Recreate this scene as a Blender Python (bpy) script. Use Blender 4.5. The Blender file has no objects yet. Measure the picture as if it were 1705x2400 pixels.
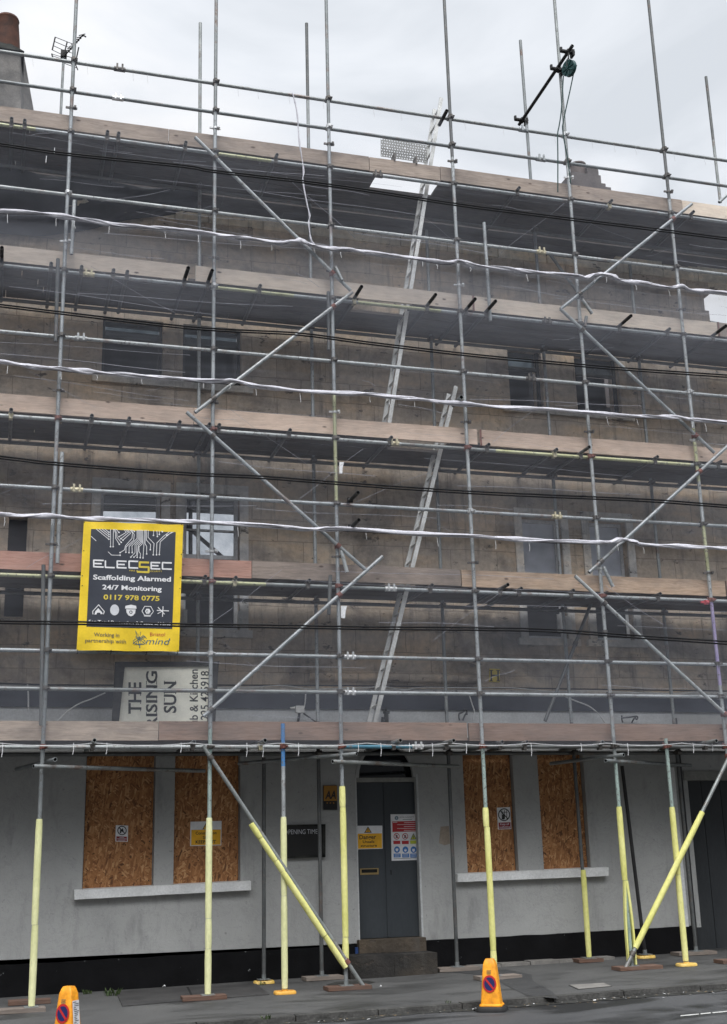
import bpy, bmesh, math, random
from mathutils import Vector, Matrix, noise as mnoise
random.seed(7)
R = math.radians
# ------------------------------------------------------------------ camera, sky, sun
CAM = Vector((0.0, -14.584, 1.49)); FPX, PITCH, YAW, ROLL = 2862.88, 0.274565, 0.292019, -0.026614
F_ = Vector((math.sin(YAW)*math.cos(PITCH), math.cos(YAW)*math.cos(PITCH), math.sin(PITCH)))
r0 = Vector((math.cos(YAW), -math.sin(YAW), 0)); u0 = r0.cross(F_)
R_ = r0*math.cos(ROLL)+u0*math.sin(ROLL); U_ = u0*math.cos(ROLL)-r0*math.sin(ROLL)
S = bpy.context.scene; COL = S.collection
cam = bpy.data.cameras.new("camera"); camo = bpy.data.objects.new("camera", cam); COL.objects.link(camo)
m3 = Matrix((R_, U_, -F_)).transposed(); camo.matrix_world = Matrix.Translation(CAM) @ m3.to_4x4()
cam.sensor_fit = 'VERTICAL'; cam.sensor_height = 24.0; cam.lens = 24.0*FPX/2400.0
cam.clip_start = 0.1; cam.clip_end = 3000; S.camera = camo

SUN_EL, SUN_AZ = R(57), R(200)          # overcast: a broad soft sun from behind the camera
W = bpy.data.worlds.new("World"); S.world = W; W.use_nodes = True
nt = W.node_tree; N = nt.nodes; L = nt.links; bg = N["Background"]; bg.inputs[1].default_value = 0.1
sky = N.new("ShaderNodeTexSky"); sky.sky_type = 'NISHITA'; sky.sun_disc = False
sky.sun_elevation = SUN_EL; sky.sun_rotation = SUN_AZ
tc = N.new("ShaderNodeTexCoord"); mp = N.new("ShaderNodeMapping"); mp.inputs[3].default_value = (1.2, 1.2, 3.2)
mp.inputs[2].default_value = (0.1, 0.25, 0.6)
nz = N.new("ShaderNodeTexNoise"); nz.inputs['Scale'].default_value = 3.4; nz.inputs['Detail'].default_value = 6; nz.inputs['Roughness'].default_value = .5
nz.inputs['Distortion'].default_value = .5
cr = N.new("ShaderNodeValToRGB"); cr.color_ramp.elements[0].position = .33; cr.color_ramp.elements[1].position = .68
cr.color_ramp.elements[0].color = (6.5, 6.85, 7.3, 1); cr.color_ramp.elements[1].color = (9.3, 9.35, 9.5, 1)
e = cr.color_ramp.elements.new(.5); e.color = (7.9, 8.2, 8.65, 1)
mx = N.new("ShaderNodeMix"); mx.data_type = 'RGBA'; mx.inputs[0].default_value = .92
L.new(tc.outputs['Generated'], mp.inputs[0]); L.new(mp.outputs[0], nz.inputs[0]); L.new(nz.outputs[0], cr.inputs[0])
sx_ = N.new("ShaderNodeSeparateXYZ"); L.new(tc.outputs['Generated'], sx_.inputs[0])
ma = N.new("ShaderNodeMath"); ma.operation = 'MULTIPLY_ADD'; ma.inputs[1].default_value = .22      # sky dimmed low behind the viewer, standing in for unseen houses blocking light
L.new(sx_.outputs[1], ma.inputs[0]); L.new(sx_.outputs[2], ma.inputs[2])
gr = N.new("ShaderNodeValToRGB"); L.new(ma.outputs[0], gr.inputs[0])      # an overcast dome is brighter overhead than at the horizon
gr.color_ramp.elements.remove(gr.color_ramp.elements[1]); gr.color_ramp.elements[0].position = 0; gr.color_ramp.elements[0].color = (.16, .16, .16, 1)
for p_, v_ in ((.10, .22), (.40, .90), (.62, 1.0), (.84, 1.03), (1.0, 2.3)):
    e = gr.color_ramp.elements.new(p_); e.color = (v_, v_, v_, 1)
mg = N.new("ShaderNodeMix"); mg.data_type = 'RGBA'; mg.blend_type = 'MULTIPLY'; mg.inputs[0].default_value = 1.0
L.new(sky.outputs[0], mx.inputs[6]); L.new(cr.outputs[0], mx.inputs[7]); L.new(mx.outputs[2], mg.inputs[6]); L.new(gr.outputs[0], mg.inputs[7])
# sky brightened high behind the viewer, added to light the facade front
mr = N.new("ShaderNodeMapRange"); mr.inputs[1].default_value = .38; mr.inputs[2].default_value = .78; L.new(sx_.outputs[2], mr.inputs[0])
yb = N.new("ShaderNodeMapRange"); yb.inputs[1].default_value = .05; yb.inputs[2].default_value = -.6; L.new(sx_.outputs[1], yb.inputs[0])
pr = N.new("ShaderNodeMath"); pr.operation = 'MULTIPLY'; L.new(mr.outputs[0], pr.inputs[0]); L.new(yb.outputs[0], pr.inputs[1])
ad = N.new("ShaderNodeMath"); ad.operation = 'MULTIPLY_ADD'; ad.inputs[1].default_value = 3.4; ad.inputs[2].default_value = 1.0; L.new(pr.outputs[0], ad.inputs[0])
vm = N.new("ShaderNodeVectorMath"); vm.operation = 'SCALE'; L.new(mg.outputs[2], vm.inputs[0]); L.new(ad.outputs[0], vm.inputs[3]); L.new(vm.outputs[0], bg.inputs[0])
sl = bpy.data.lights.new("sun", 'SUN'); sl.energy = 1.5; sl.angle = R(40); sl.color = (1, .97, .92)
so = bpy.data.objects.new("sun", sl); COL.objects.link(so)
sd = Vector((math.sin(R(15))*-math.cos(SUN_EL), -math.cos(R(15))*math.cos(SUN_EL), math.sin(SUN_EL)))
so.rotation_euler = sd.to_track_quat('Z', 'Y').to_euler(); so.location = (0, -20, 30)
S.view_settings.view_transform = 'Standard'; S.view_settings.look = 'None'; S.view_settings.exposure = 0.2; S.view_settings.gamma = 1
S.render.engine = 'CYCLES'
S.cycles.use_denoising = True; S.cycles.max_bounces = 8; S.cycles.transparent_max_bounces = 16; S.cycles.volume_bounces = 1
S.cycles.sample_clamp_indirect = 4

# ------------------------------------------------------------------ helpers
def ray(x, y): return R_*((x-852.5)/FPX) - U_*((y-1200)/FPX) + F_
def at(x, y, Y=0.0):
    """the point on the plane at depth Y that is seen at photo pixel x, y"""
    d = ray(x, y); return CAM + d*((Y-CAM.y)/d.y)
def T(tx, ty, ox, oy): return (ox+tx/3.777, oy+ty/3.777)
def gz(x, y):
    """height of the pavement"""
    return -0.035 + 0.0105*min(max(x, -3), 14) + (0.03*y if y > 0 else 0.012*y)
class MB:
    def __init__(s): s.v = []; s.f = []; s.m = []
    def add(s, v, f, mi=0):
        b = len(s.v); s.v += [tuple(p) for p in v]; s.f += [tuple(i+b for i in q) for q in f]; s.m += [mi]*len(f); return s
    def box(s, x0, x1, y0, y1, z0, z1, mi=0):
        if x0 > x1: x0, x1 = x1, x0
        if y0 > y1: y0, y1 = y1, y0
        if z0 > z1: z0, z1 = z1, z0
        return s.add([(x0,y0,z0),(x1,y0,z0),(x1,y1,z0),(x0,y1,z0),(x0,y0,z1),(x1,y0,z1),(x1,y1,z1),(x0,y1,z1)],
              [(0,3,2,1),(4,5,6,7),(0,1,5,4),(1,2,6,5),(2,3,7,6),(3,0,4,7)], mi)
    def hexa(s, p, mi=0):
        return s.add(p, [(0,3,2,1),(4,5,6,7),(0,1,5,4),(1,2,6,5),(2,3,7,6),(3,0,4,7)], mi)
    def prism(s, pts, d, mi=0):
        """flat polygon pts swept by vector d"""
        n = len(pts); d = Vector(d); a = [Vector(p) for p in pts]
        return s.add(a+[p+d for p in a], [tuple(range(n))[::-1], tuple(range(n, 2*n))]+[(i, (i+1) % n, n+(i+1) % n, n+i) for i in range(n)], mi)
    def tube(s, p0, p1, r=.0245, n=12, h0=False, h1=False, mi=0, wall=.006, dark=None):
        p0, p1 = Vector(p0), Vector(p1); d = (p1-p0).normalized()
        a = d.orthogonal().normalized(); b = d.cross(a)
        ring = lambda c, rr: [c+(a*math.cos(2*math.pi*i/n)+b*math.sin(2*math.pi*i/n))*rr for i in range(n)]
        q = lambda i, j: [(i+k, i+(k+1) % n, j+(k+1) % n, j+k) for k in range(n)]
        s.add(ring(p0, r)+ring(p1, r), q(0, n), mi)
        for c, hol, sg in ((p0, h0, 1), (p1, h1, -1)):
            if hol:
                s.add(ring(c, r)+ring(c, r-wall), q(0, n), mi)
                s.add(ring(c, r-wall)+ring(c+d*sg*.09, r-wall), q(0, n), mi if dark is None else dark)
                s.add(ring(c+d*sg*.09, r-wall), [tuple(range(n))], mi if dark is None else dark)
            else: s.add(ring(c, r), [tuple(range(n))], mi)
        return s
    def path(s, pts, r, n=8, mi=0, ell=1.0, twist=0.0):
        pts = [Vector(p) for p in pts]; k = len(pts); rr = r if isinstance(r, (list, tuple)) else [r]*k
        V = []; a = None
        for i, p in enumerate(pts):
            d = (pts[min(i+1, k-1)]-pts[max(i-1, 0)]).normalized()
            if a is None: a = d.orthogonal().normalized()
            a = (a-d*a.dot(d)).normalized(); b = d.cross(a); t = twist*i
            for j in range(n):
                g = 2*math.pi*j/n; u = math.cos(g)*rr[i]; v = math.sin(g)*rr[i]*ell
                V.append(p+a*(u*math.cos(t)-v*math.sin(t))+b*(u*math.sin(t)+v*math.cos(t)))
        Fc = [(i*n+j, i*n+(j+1) % n, (i+1)*n+(j+1) % n, (i+1)*n+j) for i in range(k-1) for j in range(n)]
        Fc += [tuple(range(n))[::-1], tuple(range((k-1)*n, k*n))]
        return s.add(V, Fc, mi)
def smooth(pts, n=6):
    """Catmull-Rom through pts"""
    P = [Vector(p) for p in pts]; P = [P[0]*2-P[1]]+P+[P[-1]*2-P[-2]]; o = []
    for i in range(1, len(P)-2):
        for k in range(n):
            t = k/n; a, b, c, d = P[i-1:i+3]
            o.append(.5*((2*b)+(c-a)*t+(2*a-5*b+4*c-d)*t*t+(3*b-a-3*c+d)*t**3))
    return o+[P[-2]]
ORG = {}
def build(name, mb, mats, parent=None, origin=None, sharp=38, flat=False, recalc=True):
    mats = mats if isinstance(mats, (list, tuple)) else [mats]
    if parent is not None: o0 = ORG[parent.name]
    else:
        if origin is None:
            xs = [v[0] for v in mb.v]; ys = [v[1] for v in mb.v]; zs = [v[2] for v in mb.v]
            origin = ((min(xs)+max(xs))/2, (min(ys)+max(ys))/2, min(zs))
        o0 = Vector(origin)
    me = bpy.data.meshes.new(name)
    me.from_pydata([(v[0]-o0.x, v[1]-o0.y, v[2]-o0.z) for v in mb.v], [], mb.f)
    for m in mats: me.materials.append(m)
    me.polygons.foreach_set("material_index", mb.m)
    if recalc:
        bm = bmesh.new(); bm.from_mesh(me); bmesh.ops.recalc_face_normals(bm, faces=bm.faces[:]); bm.to_mesh(me); bm.free()
    if not flat:
        me.polygons.foreach_set("use_smooth", [True]*len(me.polygons)); me.set_sharp_from_angle(angle=R(sharp))
    o = bpy.data.objects.new(name, me); COL.objects.link(o)
    if parent is not None: o.parent = parent
    else: o.location = o0
    ORG[o.name] = o0; return o
def tag(o, label=None, cat=None, group=None, kind=None):
    if label: o["label"] = label
    if cat: o["category"] = cat
    if group: o["group"] = group
    if kind: o["kind"] = kind
    return o
def empty(name, loc):
    o = bpy.data.objects.new(name, None); COL.objects.link(o); o.location = loc; o.empty_display_size = .2; ORG[o.name] = Vector(loc); return o
TXT = {}
def glyphs(s, bold=0.0, shear=0.0):
    k = (s, bold, shear)
    if k not in TXT:
        c = bpy.data.curves.new("lettering", 'FONT'); c.body = s; c.offset = bold; c.shear = shear; c.resolution_u = 3; c.fill_mode = 'FRONT'
        o = bpy.data.objects.new("lettering", c); me = o.to_mesh()
        v = [(p.co.x, p.co.y) for p in me.vertices]; f = [tuple(p.vertices) for p in me.polygons]; o.to_mesh_clear()
        bpy.data.objects.remove(o); bpy.data.curves.remove(c)
        x0 = min(p[0] for p in v); x1 = max(p[0] for p in v)
        TXT[k] = ([(p[0]-x0, p[1]) for p in v], f, x1-x0)
    return TXT[k]
def text(mb, s, p0, p1, capn, mi=0, bold=0.0, shear=0.0):
    """lettering from world point p0 to p1 along the baseline, capn = world vector of the capital height"""
    v, f, w = glyphs(s, bold, shear); p0, p1, capn = Vector(p0), Vector(p1), Vector(capn)
    ux = (p1-p0)/w; uy = capn/.69
    mb.add([p0+ux*a+uy*b for a, b in v], f, mi)
def textp(mb, s, a, b, h, Y, mi=0, bold=0.0, shear=0.0):
    p0, p1 = at(*a, Y), at(*b, Y); q = at(a[0], a[1]-h, Y); q.x = p0.x + (p0.z-p1.z)*0
    text(mb, s, p0, p1, q-p0, mi, bold, shear)
def pxpoly(mb, pts, Y, th=.0, mi=0):
    P = [at(x, y, Y) for x, y in pts]
    if th: mb.prism(P, (0, th, 0), mi)
    else: mb.add(P, [tuple(range(len(P)))], mi)
def pxline(mb, pts, w, Y, mi=0, closed=False):
    """a flat ribbon of w photo pixels"""
    P = [Vector(p) for p in pts]
    if closed: P = P+[P[0]]
    for a, b in zip(P[:-1], P[1:]):
        d = (b-a).normalized() if (b-a).length > 1e-6 else Vector((1, 0)); n = Vector((-d.y, d.x))*w/2; e = d*w*.2
        pxpoly(mb, [(a-n-e)[:], (b-n+e)[:], (b+n+e)[:], (a+n-e)[:]], Y, 0, mi)
def pxdisc(mb, c, rx, ry, Y, mi=0, n=24, r2=0):
    P = [at(c[0]+rx*math.cos(2*math.pi*i/n), c[1]+ry*math.sin(2*math.pi*i/n), Y) for i in range(n)]
    if not r2: mb.add(P, [tuple(range(n))], mi)
    else:
        Q = [at(c[0]+rx*r2*math.cos(2*math.pi*i/n), c[1]+ry*r2*math.sin(2*math.pi*i/n), Y) for i in range(n)]
        mb.add(P+Q, [(i, (i+1) % n, n+(i+1) % n, n+i) for i in range(n)], mi)
ORD = "first second third fourth fifth sixth seventh eighth ninth tenth eleventh twelfth".split()

# ------------------------------------------------------------------ materials
def newmat(name):
    m = bpy.data.materials.new(name); m.use_nodes = True; return m, m.node_tree, m.node_tree.nodes["Principled BSDF"]
def rgba(c): return (c[0], c[1], c[2], 1)
def coords(nt, scale=(1, 1, 1), rot=(0, 0, 0), rnd=True):
    t = nt.nodes.new("ShaderNodeTexCoord"); m = nt.nodes.new("ShaderNodeMapping"); m.inputs[3].default_value = scale; m.inputs[2].default_value = rot
    nt.links.new(t.outputs['Object'], m.inputs[0])
    if rnd:
        oi = nt.nodes.new("ShaderNodeObjectInfo"); ml = nt.nodes.new("ShaderNodeMath"); ml.operation = 'MULTIPLY'; ml.inputs[1].default_value = 37.0
        cb = nt.nodes.new("ShaderNodeCombineXYZ"); nt.links.new(oi.outputs['Random'], ml.inputs[0])
        for i in range(3): nt.links.new(ml.outputs[0], cb.inputs[i])
        nt.links.new(cb.outputs[0], m.inputs[1])
    return m.outputs[0]
def noise(nt, vec, scale, detail=4, rough=.55, dist=0):
    n = nt.nodes.new("ShaderNodeTexNoise"); n.inputs['Scale'].default_value = scale; n.inputs['Detail'].default_value = detail
    n.inputs['Roughness'].default_value = rough; n.inputs['Distortion'].default_value = dist; nt.links.new(vec, n.inputs['Vector']); return n.outputs[0]
def ramp(nt, fac, stops):
    r = nt.nodes.new("ShaderNodeValToRGB"); el = r.color_ramp.elements
    while len(el) < len(stops): el.new(.5)
    for e, (p, c) in zip(el, stops): e.position = p; e.color = rgba(c) if len(c) == 3 else c
    nt.links.new(fac, r.inputs[0]); return r.outputs[0]
def mix(nt, fac, a, b, mode='MIX'):
    m = nt.nodes.new("ShaderNodeMix"); m.data_type = 'RGBA'; m.blend_type = mode
    for i, v in ((0, fac), (6, a), (7, b)):
        if hasattr(v, 'is_linked') or isinstance(v, bpy.types.NodeSocket): nt.links.new(v, m.inputs[i])
        elif i == 0: m.inputs[0].default_value = v
        else: m.inputs[i].default_value = rgba(v)
    return m.outputs[2]
def bump(nt, bs, h, dist=.01, st=.5):
    b = nt.nodes.new("ShaderNodeBump"); b.inputs['Strength'].default_value = st; b.inputs['Distance'].default_value = dist
    nt.links.new(h, b.inputs['Height']); nt.links.new(b.outputs[0], bs.inputs['Normal'])
def stained(name, a, b, scale=3, rough=.7, metal=0.0, stretch=(1, 1, 1), spec=.4, bmp=.0, detail=5, fine=40, amount=.12, rnd=True, pos=(.35, .68)):
    m, t, bs = newmat(name); v = coords(t, stretch, rnd=rnd)
    c = ramp(t, noise(t, v, scale, detail), [(pos[0], a), (pos[1], b)])
    f = noise(t, v, fine, 3); g = ramp(t, f, [(.3, (1-amount,)*3), (.7, (1+amount,)*3)])
    c = mix(t, 1.0, c, g, 'MULTIPLY'); t.links.new(c, bs.inputs['Base Color'])
    bs.inputs['Roughness'].default_value = rough; bs.inputs['Metallic'].default_value = metal; bs.inputs['Specular IOR Level'].default_value = spec
    if bmp: bump(t, bs, f, .01, bmp)
    return m
def galv(name, a, b, rust=.0, metal=.35):
    m, t, bs = newmat(name); v = coords(t)
    oi = t.nodes.new("ShaderNodeObjectInfo")
    c = ramp(t, noise(t, v, 5, 4, .6), [(.3, a), (.7, b)])
    br = ramp(t, oi.outputs['Random'], [(0, (.78, .8, .82)), (1, (1.12, 1.12, 1.1))]); c = mix(t, 1.0, c, br, 'MULTIPLY')
    sp = ramp(t, noise(t, v, 26, 3, .7), [(.56, (0, 0, 0)), (.68, (1, 1, 1))])
    c = mix(t, sp, c, (.16, .15, .14)); 
    if rust: c = mix(t, ramp(t, noise(t, v, 3.1, 5, .7), [(.55, (0, 0, 0)), (.66, (rust,)*3)]), c, (.16, .07, .035))
    t.links.new(c, bs.inputs['Base Color']); bs.inputs['Metallic'].default_value = metal
    t.links.new(ramp(t, noise(t, v, 9), [(.3, (.34,)*3), (.7, (.58,)*3)]), bs.inputs['Roughness'])
    bump(t, bs, noise(t, v, 60, 2), .002, .3)
    return m
def wood(name, a, b, c2, dirt=.5):
    """sawn softwood board, grain along x, knots, grey weathering"""
    m, t, bs = newmat(name); v = coords(t, (1.1, 14, 14)); oi = t.nodes.new("ShaderNodeObjectInfo")
    g = noise(t, v, 3.2, 6, .62, 1.2); c = ramp(t, g, [(.28, a), (.5, b), (.74, c2)])
    v2 = coords(t, (2.2, 5, 5)); vo = t.nodes.new("ShaderNodeTexVoronoi"); vo.inputs['Scale'].default_value = 1.3; t.links.new(v2, vo.inputs['Vector'])
    k = ramp(t, vo.outputs['Distance'], [(.05, (1, 1, 1)), (.12, (0, 0, 0))]); c = mix(t, k, c, (.09, .05, .03))
    v3 = coords(t, (1, 2.5, 2.5)); d = ramp(t, noise(t, v3, 2.3, 5, .65), [(.42, (0, 0, 0)), (.72, (dirt,)*3)]); c = mix(t, d, c, (.13, .115, .105))
    br = ramp(t, oi.outputs['Random'], [(0, (.82, .8, .8)), (1, (1.12, 1.1, 1.08))]); c = mix(t, 1.0, c, br, 'MULTIPLY')
    t.links.new(c, bs.inputs['Base Color']); bs.inputs['Roughness'].default_value = .85; bs.inputs['Specular IOR Level'].default_value = .2
    bump(t, bs, g, .004, .5); return m
M = {}
M['galv'] = galv('galvanised_steel', (.30, .318, .322), (.49, .51, .512), .5)
M['galv2'] = galv('weathered_steel', (.20, .215, .215), (.32, .335, .33), .55)
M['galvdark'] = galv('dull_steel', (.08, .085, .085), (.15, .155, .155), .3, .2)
M['galvlow'] = galv('shadowed_dull_steel', (.055, .057, .058), (.10, .102, .10), .3, .0)  # steel darkened to carry the shade under the decks
M['green'] = galv('pale_green_steel', (.34, .44, .40), (.46, .55, .5))
M['yel'] = galv('yellow_marked_steel', (.47, .47, .25), (.55, .55, .36))
M['blue'] = galv('blue_painted_steel', (.055, .18, .42), (.085, .25, .52), 0, 0)
M['purple'] = galv('purple_marked_steel', (.28, .23, .42), (.4, .34, .5), 0, .1)
M['teal'] = galv('teal_painted_steel', (.05, .17, .25), (.1, .25, .33), 0, .1)
M['alu'] = stained('ladder_aluminium', (.50, .50, .48), (.68, .68, .66), 6, .42, .45)
M['black'] = stained('black_painted_steel', (.012, .012, .013), (.028, .027, .027), 6, .55)
M['bore'] = stained('tube_bore', (.006, .006, .006), (.012, .012, .012), 6, .9)
M['coup'] = stained('coupler_steel', (.07, .065, .06), (.17, .155, .14), 14, .5, .4)
M['couprust'] = stained('rusty_coupler', (.15, .055, .04), (.27, .12, .10), 18, .7, .2)
M['coupgold'] = stained('plated_coupler', (.42, .37, .24), (.72, .66, .47), 20, .4, .3)
M['coupsilver'] = stained('zinc_coupler', (.52, .53, .53), (.75, .75, .74), 20, .35, .5)
M['foam'] = stained('yellow_foam', (.66, .64, .20), (.84, .81, .35), 4, .8, 0, (1, 1, .5), .2, .3, amount=.08)
M['foam2'] = stained('pale_green_foam', (.66, .665, .34), (.82, .81, .48), 4, .8, 0, (1, 1, .5), .2, .3, amount=.08)
M['woodA'] = wood('pine_board', (.66, .555, .45), (.80, .69, .57), (.87, .78, .66), .32)
M['woodP'] = wood('pink_pine_board', (.51, .385, .30), (.66, .515, .415), (.74, .61, .51), .32)
M['woodB'] = wood('old_board', (.25, .205, .168), (.385, .315, .262), (.49, .41, .345), .6)
M['woodC'] = wood('red_stained_board', (.38, .19, .145), (.52, .29, .225), (.60, .37, .30), .3)
M['woodD'] = wood('brown_board', (.18, .12, .09), (.28, .195, .155), (.36, .265, .21), .55)
M['woodE'] = wood('scarred_board', (.33, .23, .155), (.49, .36, .26), (.63, .49, .37), .45)
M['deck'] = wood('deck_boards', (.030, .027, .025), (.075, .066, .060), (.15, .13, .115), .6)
M['sole'] = wood('sole_timber', (.09, .055, .04), (.16, .095, .07), (.22, .145, .11), .5)
M['soleg'] = wood('grey_sole_timber', (.17, .145, .125), (.25, .215, .185), (.32, .28, .25), .5)
M['white'] = stained('white_fabric', (.50, .495, .54), (.70, .69, .735), 8, .7, 0, (2, 8, 8), .2, .3)
M['tie'] = stained('white_plastic', (.75, .75, .75), (.85, .85, .85), 8, .5)
M['yplast'] = stained('yellow_plastic', (.72, .46, .09), (.82, .58, .2), 9, .55)
M['oplast'] = stained('orange_plastic', (.72, .36, .05), (.80, .45, .1), 9, .5)
M['cable'] = stained('cable_rubber', (.004, .004, .005), (.008, .008, .009), 9, .6, spec=.2)
M['greycable'] = stained('grey_cable', (.5, .5, .5), (.65, .65, .64), 9, .6)
M['rope'] = stained('green_rope', (.02, .05, .05), (.04, .075, .07), 30, .8)
M['wheel'] = stained('green_painted_iron', (.008, .05, .05), (.015, .075, .072), 20, .5)
M['iron'] = stained('black_iron', (.015, .015, .016), (.035, .034, .033), 20, .7)
# paint and masonry
def greypaint():
    m, t, bs = newmat('grey_masonry_paint'); v = coords(t, rnd=False)
    c = ramp(t, noise(t, v, .9, 6, .6), [(.3, (.318, .32, .313)), (.7, (.39, .392, .382))])
    st = ramp(t, noise(t, coords(t, (1.3, 1, .35), rnd=False), 2.2, 6, .7), [(.56, (0, 0, 0)), (.72, (.75,)*3)]); c = mix(t, st, c, (.20, .202, .198))
    sp = ramp(t, noise(t, v, 17, 4, .7), [(.62, (0, 0, 0)), (.69, (.8,)*3)]); c = mix(t, sp, c, (.20, .202, .2))
    cl = ramp(t, noise(t, coords(t, (1, 1, 1), rnd=False), 2.6, 7, .75, .8), [(.485, (0, 0, 0)), (.5, (.55,)*3), (.515, (0, 0, 0))]); c = mix(t, cl, c, (.25, .255, .252))
    t.links.new(c, bs.inputs['Base Color']); bs.inputs['Roughness'].default_value = .75
    b = noise(t, v, 7, 8, .72); bump(t, bs, b, .022, .45); return m
M['grey'] = greypaint()
def plinthpaint():
    m, t, bs = newmat('black_plinth_paint'); v = coords(t, rnd=False)
    c = ramp(t, noise(t, v, 3, 5), [(.3, (.004, .004, .0045)), (.7, (.008, .008, .009))])
    ch = ramp(t, noise(t, v, 9, 5, .62), [(.69, (0, 0, 0)), (.71, (1, 1, 1))]); c = mix(t, ch, c, (.24, .25, .25))
    t.links.new(c, bs.inputs['Base Color']); bs.inputs['Roughness'].default_value = .75; bs.inputs['Specular IOR Level'].default_value = .12; bump(t, bs, noise(t, v, 12, 6, .7), .012, .5); return m
M['plinth'] = plinthpaint()
def stone(name, a, b, soot=.8, joints=True):
    m, t, bs = newmat(name)
    g = t.nodes.new("ShaderNodeTexCoord"); sx = t.nodes.new("ShaderNodeSeparateXYZ"); cb = t.nodes.new("ShaderNodeCombineXYZ")
    t.links.new(g.outputs['Object'], sx.inputs[0]); t.links.new(sx.outputs[0], cb.inputs[0]); t.links.new(sx.outputs[2], cb.inputs[1])
    v = g.outputs['Object']
    wob = t.nodes.new("ShaderNodeVectorMath"); wob.operation = 'MULTIPLY_ADD'; n3 = t.nodes.new("ShaderNodeTexNoise"); n3.inputs['Scale'].default_value = 2.5; t.links.new(v, n3.inputs['Vector'])
    t.links.new(n3.outputs['Color'], wob.inputs[0]); wob.inputs[1].default_value = (.05, .05, 0); t.links.new(cb.outputs[0], wob.inputs[2])
    br = t.nodes.new("ShaderNodeTexBrick"); br.inputs['Scale'].default_value = 1.0; br.inputs['Brick Width'].default_value = .72; br.inputs['Row Height'].default_value = .30
    br.inputs['Mortar Size'].default_value = .007; br.inputs['Mortar Smooth'].default_value = .3; br.inputs['Bias'].default_value = .0
    br.inputs['Color1'].default_value = rgba(a); br.inputs['Color2'].default_value = rgba(b); br.inputs['Mortar'].default_value = (.17, .14, .11, 1)
    t.links.new(wob.outputs[0], br.inputs['Vector'])
    c = ramp(t, noise(t, v, 1.3, 6, .62), [(.3, a), (.7, b)])
    if joints: c = mix(t, .5, c, br.outputs['Color'])
    f = noise(t, v, 11, 6, .7); c = mix(t, 1.0, c, ramp(t, f, [(.3, (.78,)*3), (.7, (1.15,)*3)]), 'MULTIPLY')
    so = ramp(t, noise(t, v, .62, 7, .68, .4), [(.50, (0, 0, 0)), (.64, (soot,)*3)]); c = mix(t, so, c, (.085, .076, .068))
    tint = ramp(t, noise(t, coords(t, (.5, 1, 1.2), rnd=False), 1.7, 5, .6), [(.36, (.74, .76, .80)), (.5, (1, 1, 1)), (.66, (1.22, 1.10, .94))]); c = mix(t, 1.0, c, tint, 'MULTIPLY')
    drip = ramp(t, noise(t, coords(t, (3.2, 1, .35), rnd=False), 1.6, 6, .7), [(.55, (0, 0, 0)), (.72, (.7,)*3)]); c = mix(t, drip, c, (.085, .080, .075))
    chip = ramp(t, noise(t, coords(t, (.8, 1, 1.5), rnd=False), 4.2, 7, .70), [(.60, (0, 0, 0)), (.65, (.85,)*3)]); c = mix(t, chip, c, (.075, .064, .055))
    t.links.new(c, bs.inputs['Base Color']); bs.inputs['Roughness'].default_value = .92; bs.inputs['Specular IOR Level'].default_value = .15
    h = mix(t, .5, f, chip, 'SUBTRACT'); h2 = mix(t, .35, h, br.outputs['Fac'], 'SUBTRACT') if joints else h
    bump(t, bs, h2, .035, .55); return m
M['stone'] = stone('sooty_limestone', (.43, .35, .272), (.61, .51, .405), .72)
M['stonep'] = stone('pale_limestone', (.62, .55, .44), (.80, .73, .60), .3, False)
M['stoned'] = stone('grey_limestone', (.52, .50, .475), (.70, .675, .64), .3, False)
M['step'] = stone('worn_step_stone', (.024, .023, .022), (.046, .044, .042), .5, False)
M['riser'] = stone('tan_step_stone', (.07, .058, .046), (.115, .094, .073), .5, False)
M['stack'] = stained('rendered_stack', (.11, .108, .105), (.24, .228, .215), 2.6, .9, bmp=.3, spec=.1)
M['lead'] = stained('dark_coping', (.018, .019, .018), (.045, .046, .042), 6, .9, spec=.15)
M['pot'] = stained('terracotta_pot', (.042, .017, .011), (.10, .036, .02), 6, .8, bmp=.2)
M['palepot'] = stained('buff_pot', (.12, .10, .095), (.17, .14, .13), 6, .8)
M['navy'] = stained('navy_fascia_paint', (.018, .022, .035), (.032, .038, .055), 3, .5)
M['sill'] = stained('white_sill_paint', (.60, .605, .60), (.74, .745, .74), 4, .6, bmp=.25, amount=.1)
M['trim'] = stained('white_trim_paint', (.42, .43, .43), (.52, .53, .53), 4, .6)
M['lintel'] = stained('shaded_lintel_paint', (.20, .20, .185), (.28, .28, .26), 4, .7)  # pale trim paint darkened so its colour holds the shade
M['stack2'] = stained('pinkish_stack', (.105, .095, .095), (.17, .155, .15), 2.2, .9, bmp=.3, spec=.1)
M['door'] = stained('charcoal_door_paint', (.034, .040, .046), (.047, .054, .061), 3, .42, 0, (1, 1, .3), amount=.08)
M['garage'] = stained('dark_garage_door_paint', (.022, .025, .028), (.033, .036, .039), 3, .5, 0, (1, 1, .3))
M['frame'] = stained('grey_window_paint', (.42, .43, .44), (.56, .57, .58), 5, .6)
M['dirtywhite'] = stained('flaking_white_paint', (.42, .42, .41), (.62, .62, .6), 7, .7)
M['coneskin'] = stained('scuffed_orange_plastic', (.62, .22, .012), (.90, .36, .015), 7, .5, amount=.2, fine=25, pos=(.28, .55))
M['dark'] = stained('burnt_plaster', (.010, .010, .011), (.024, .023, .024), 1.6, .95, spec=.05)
def glassm(name, c, rough=.03, spec=.6):
    m, t, bs = newmat(name); v = coords(t); t.links.new(ramp(t, noise(t, v, 2.5, 4), [(.3, c), (.7, tuple(x*1.5 for x in c))]), bs.inputs['Base Color'])
    bs.inputs['Roughness'].default_value = rough; bs.inputs['Specular IOR Level'].default_value = spec; return m
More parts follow.
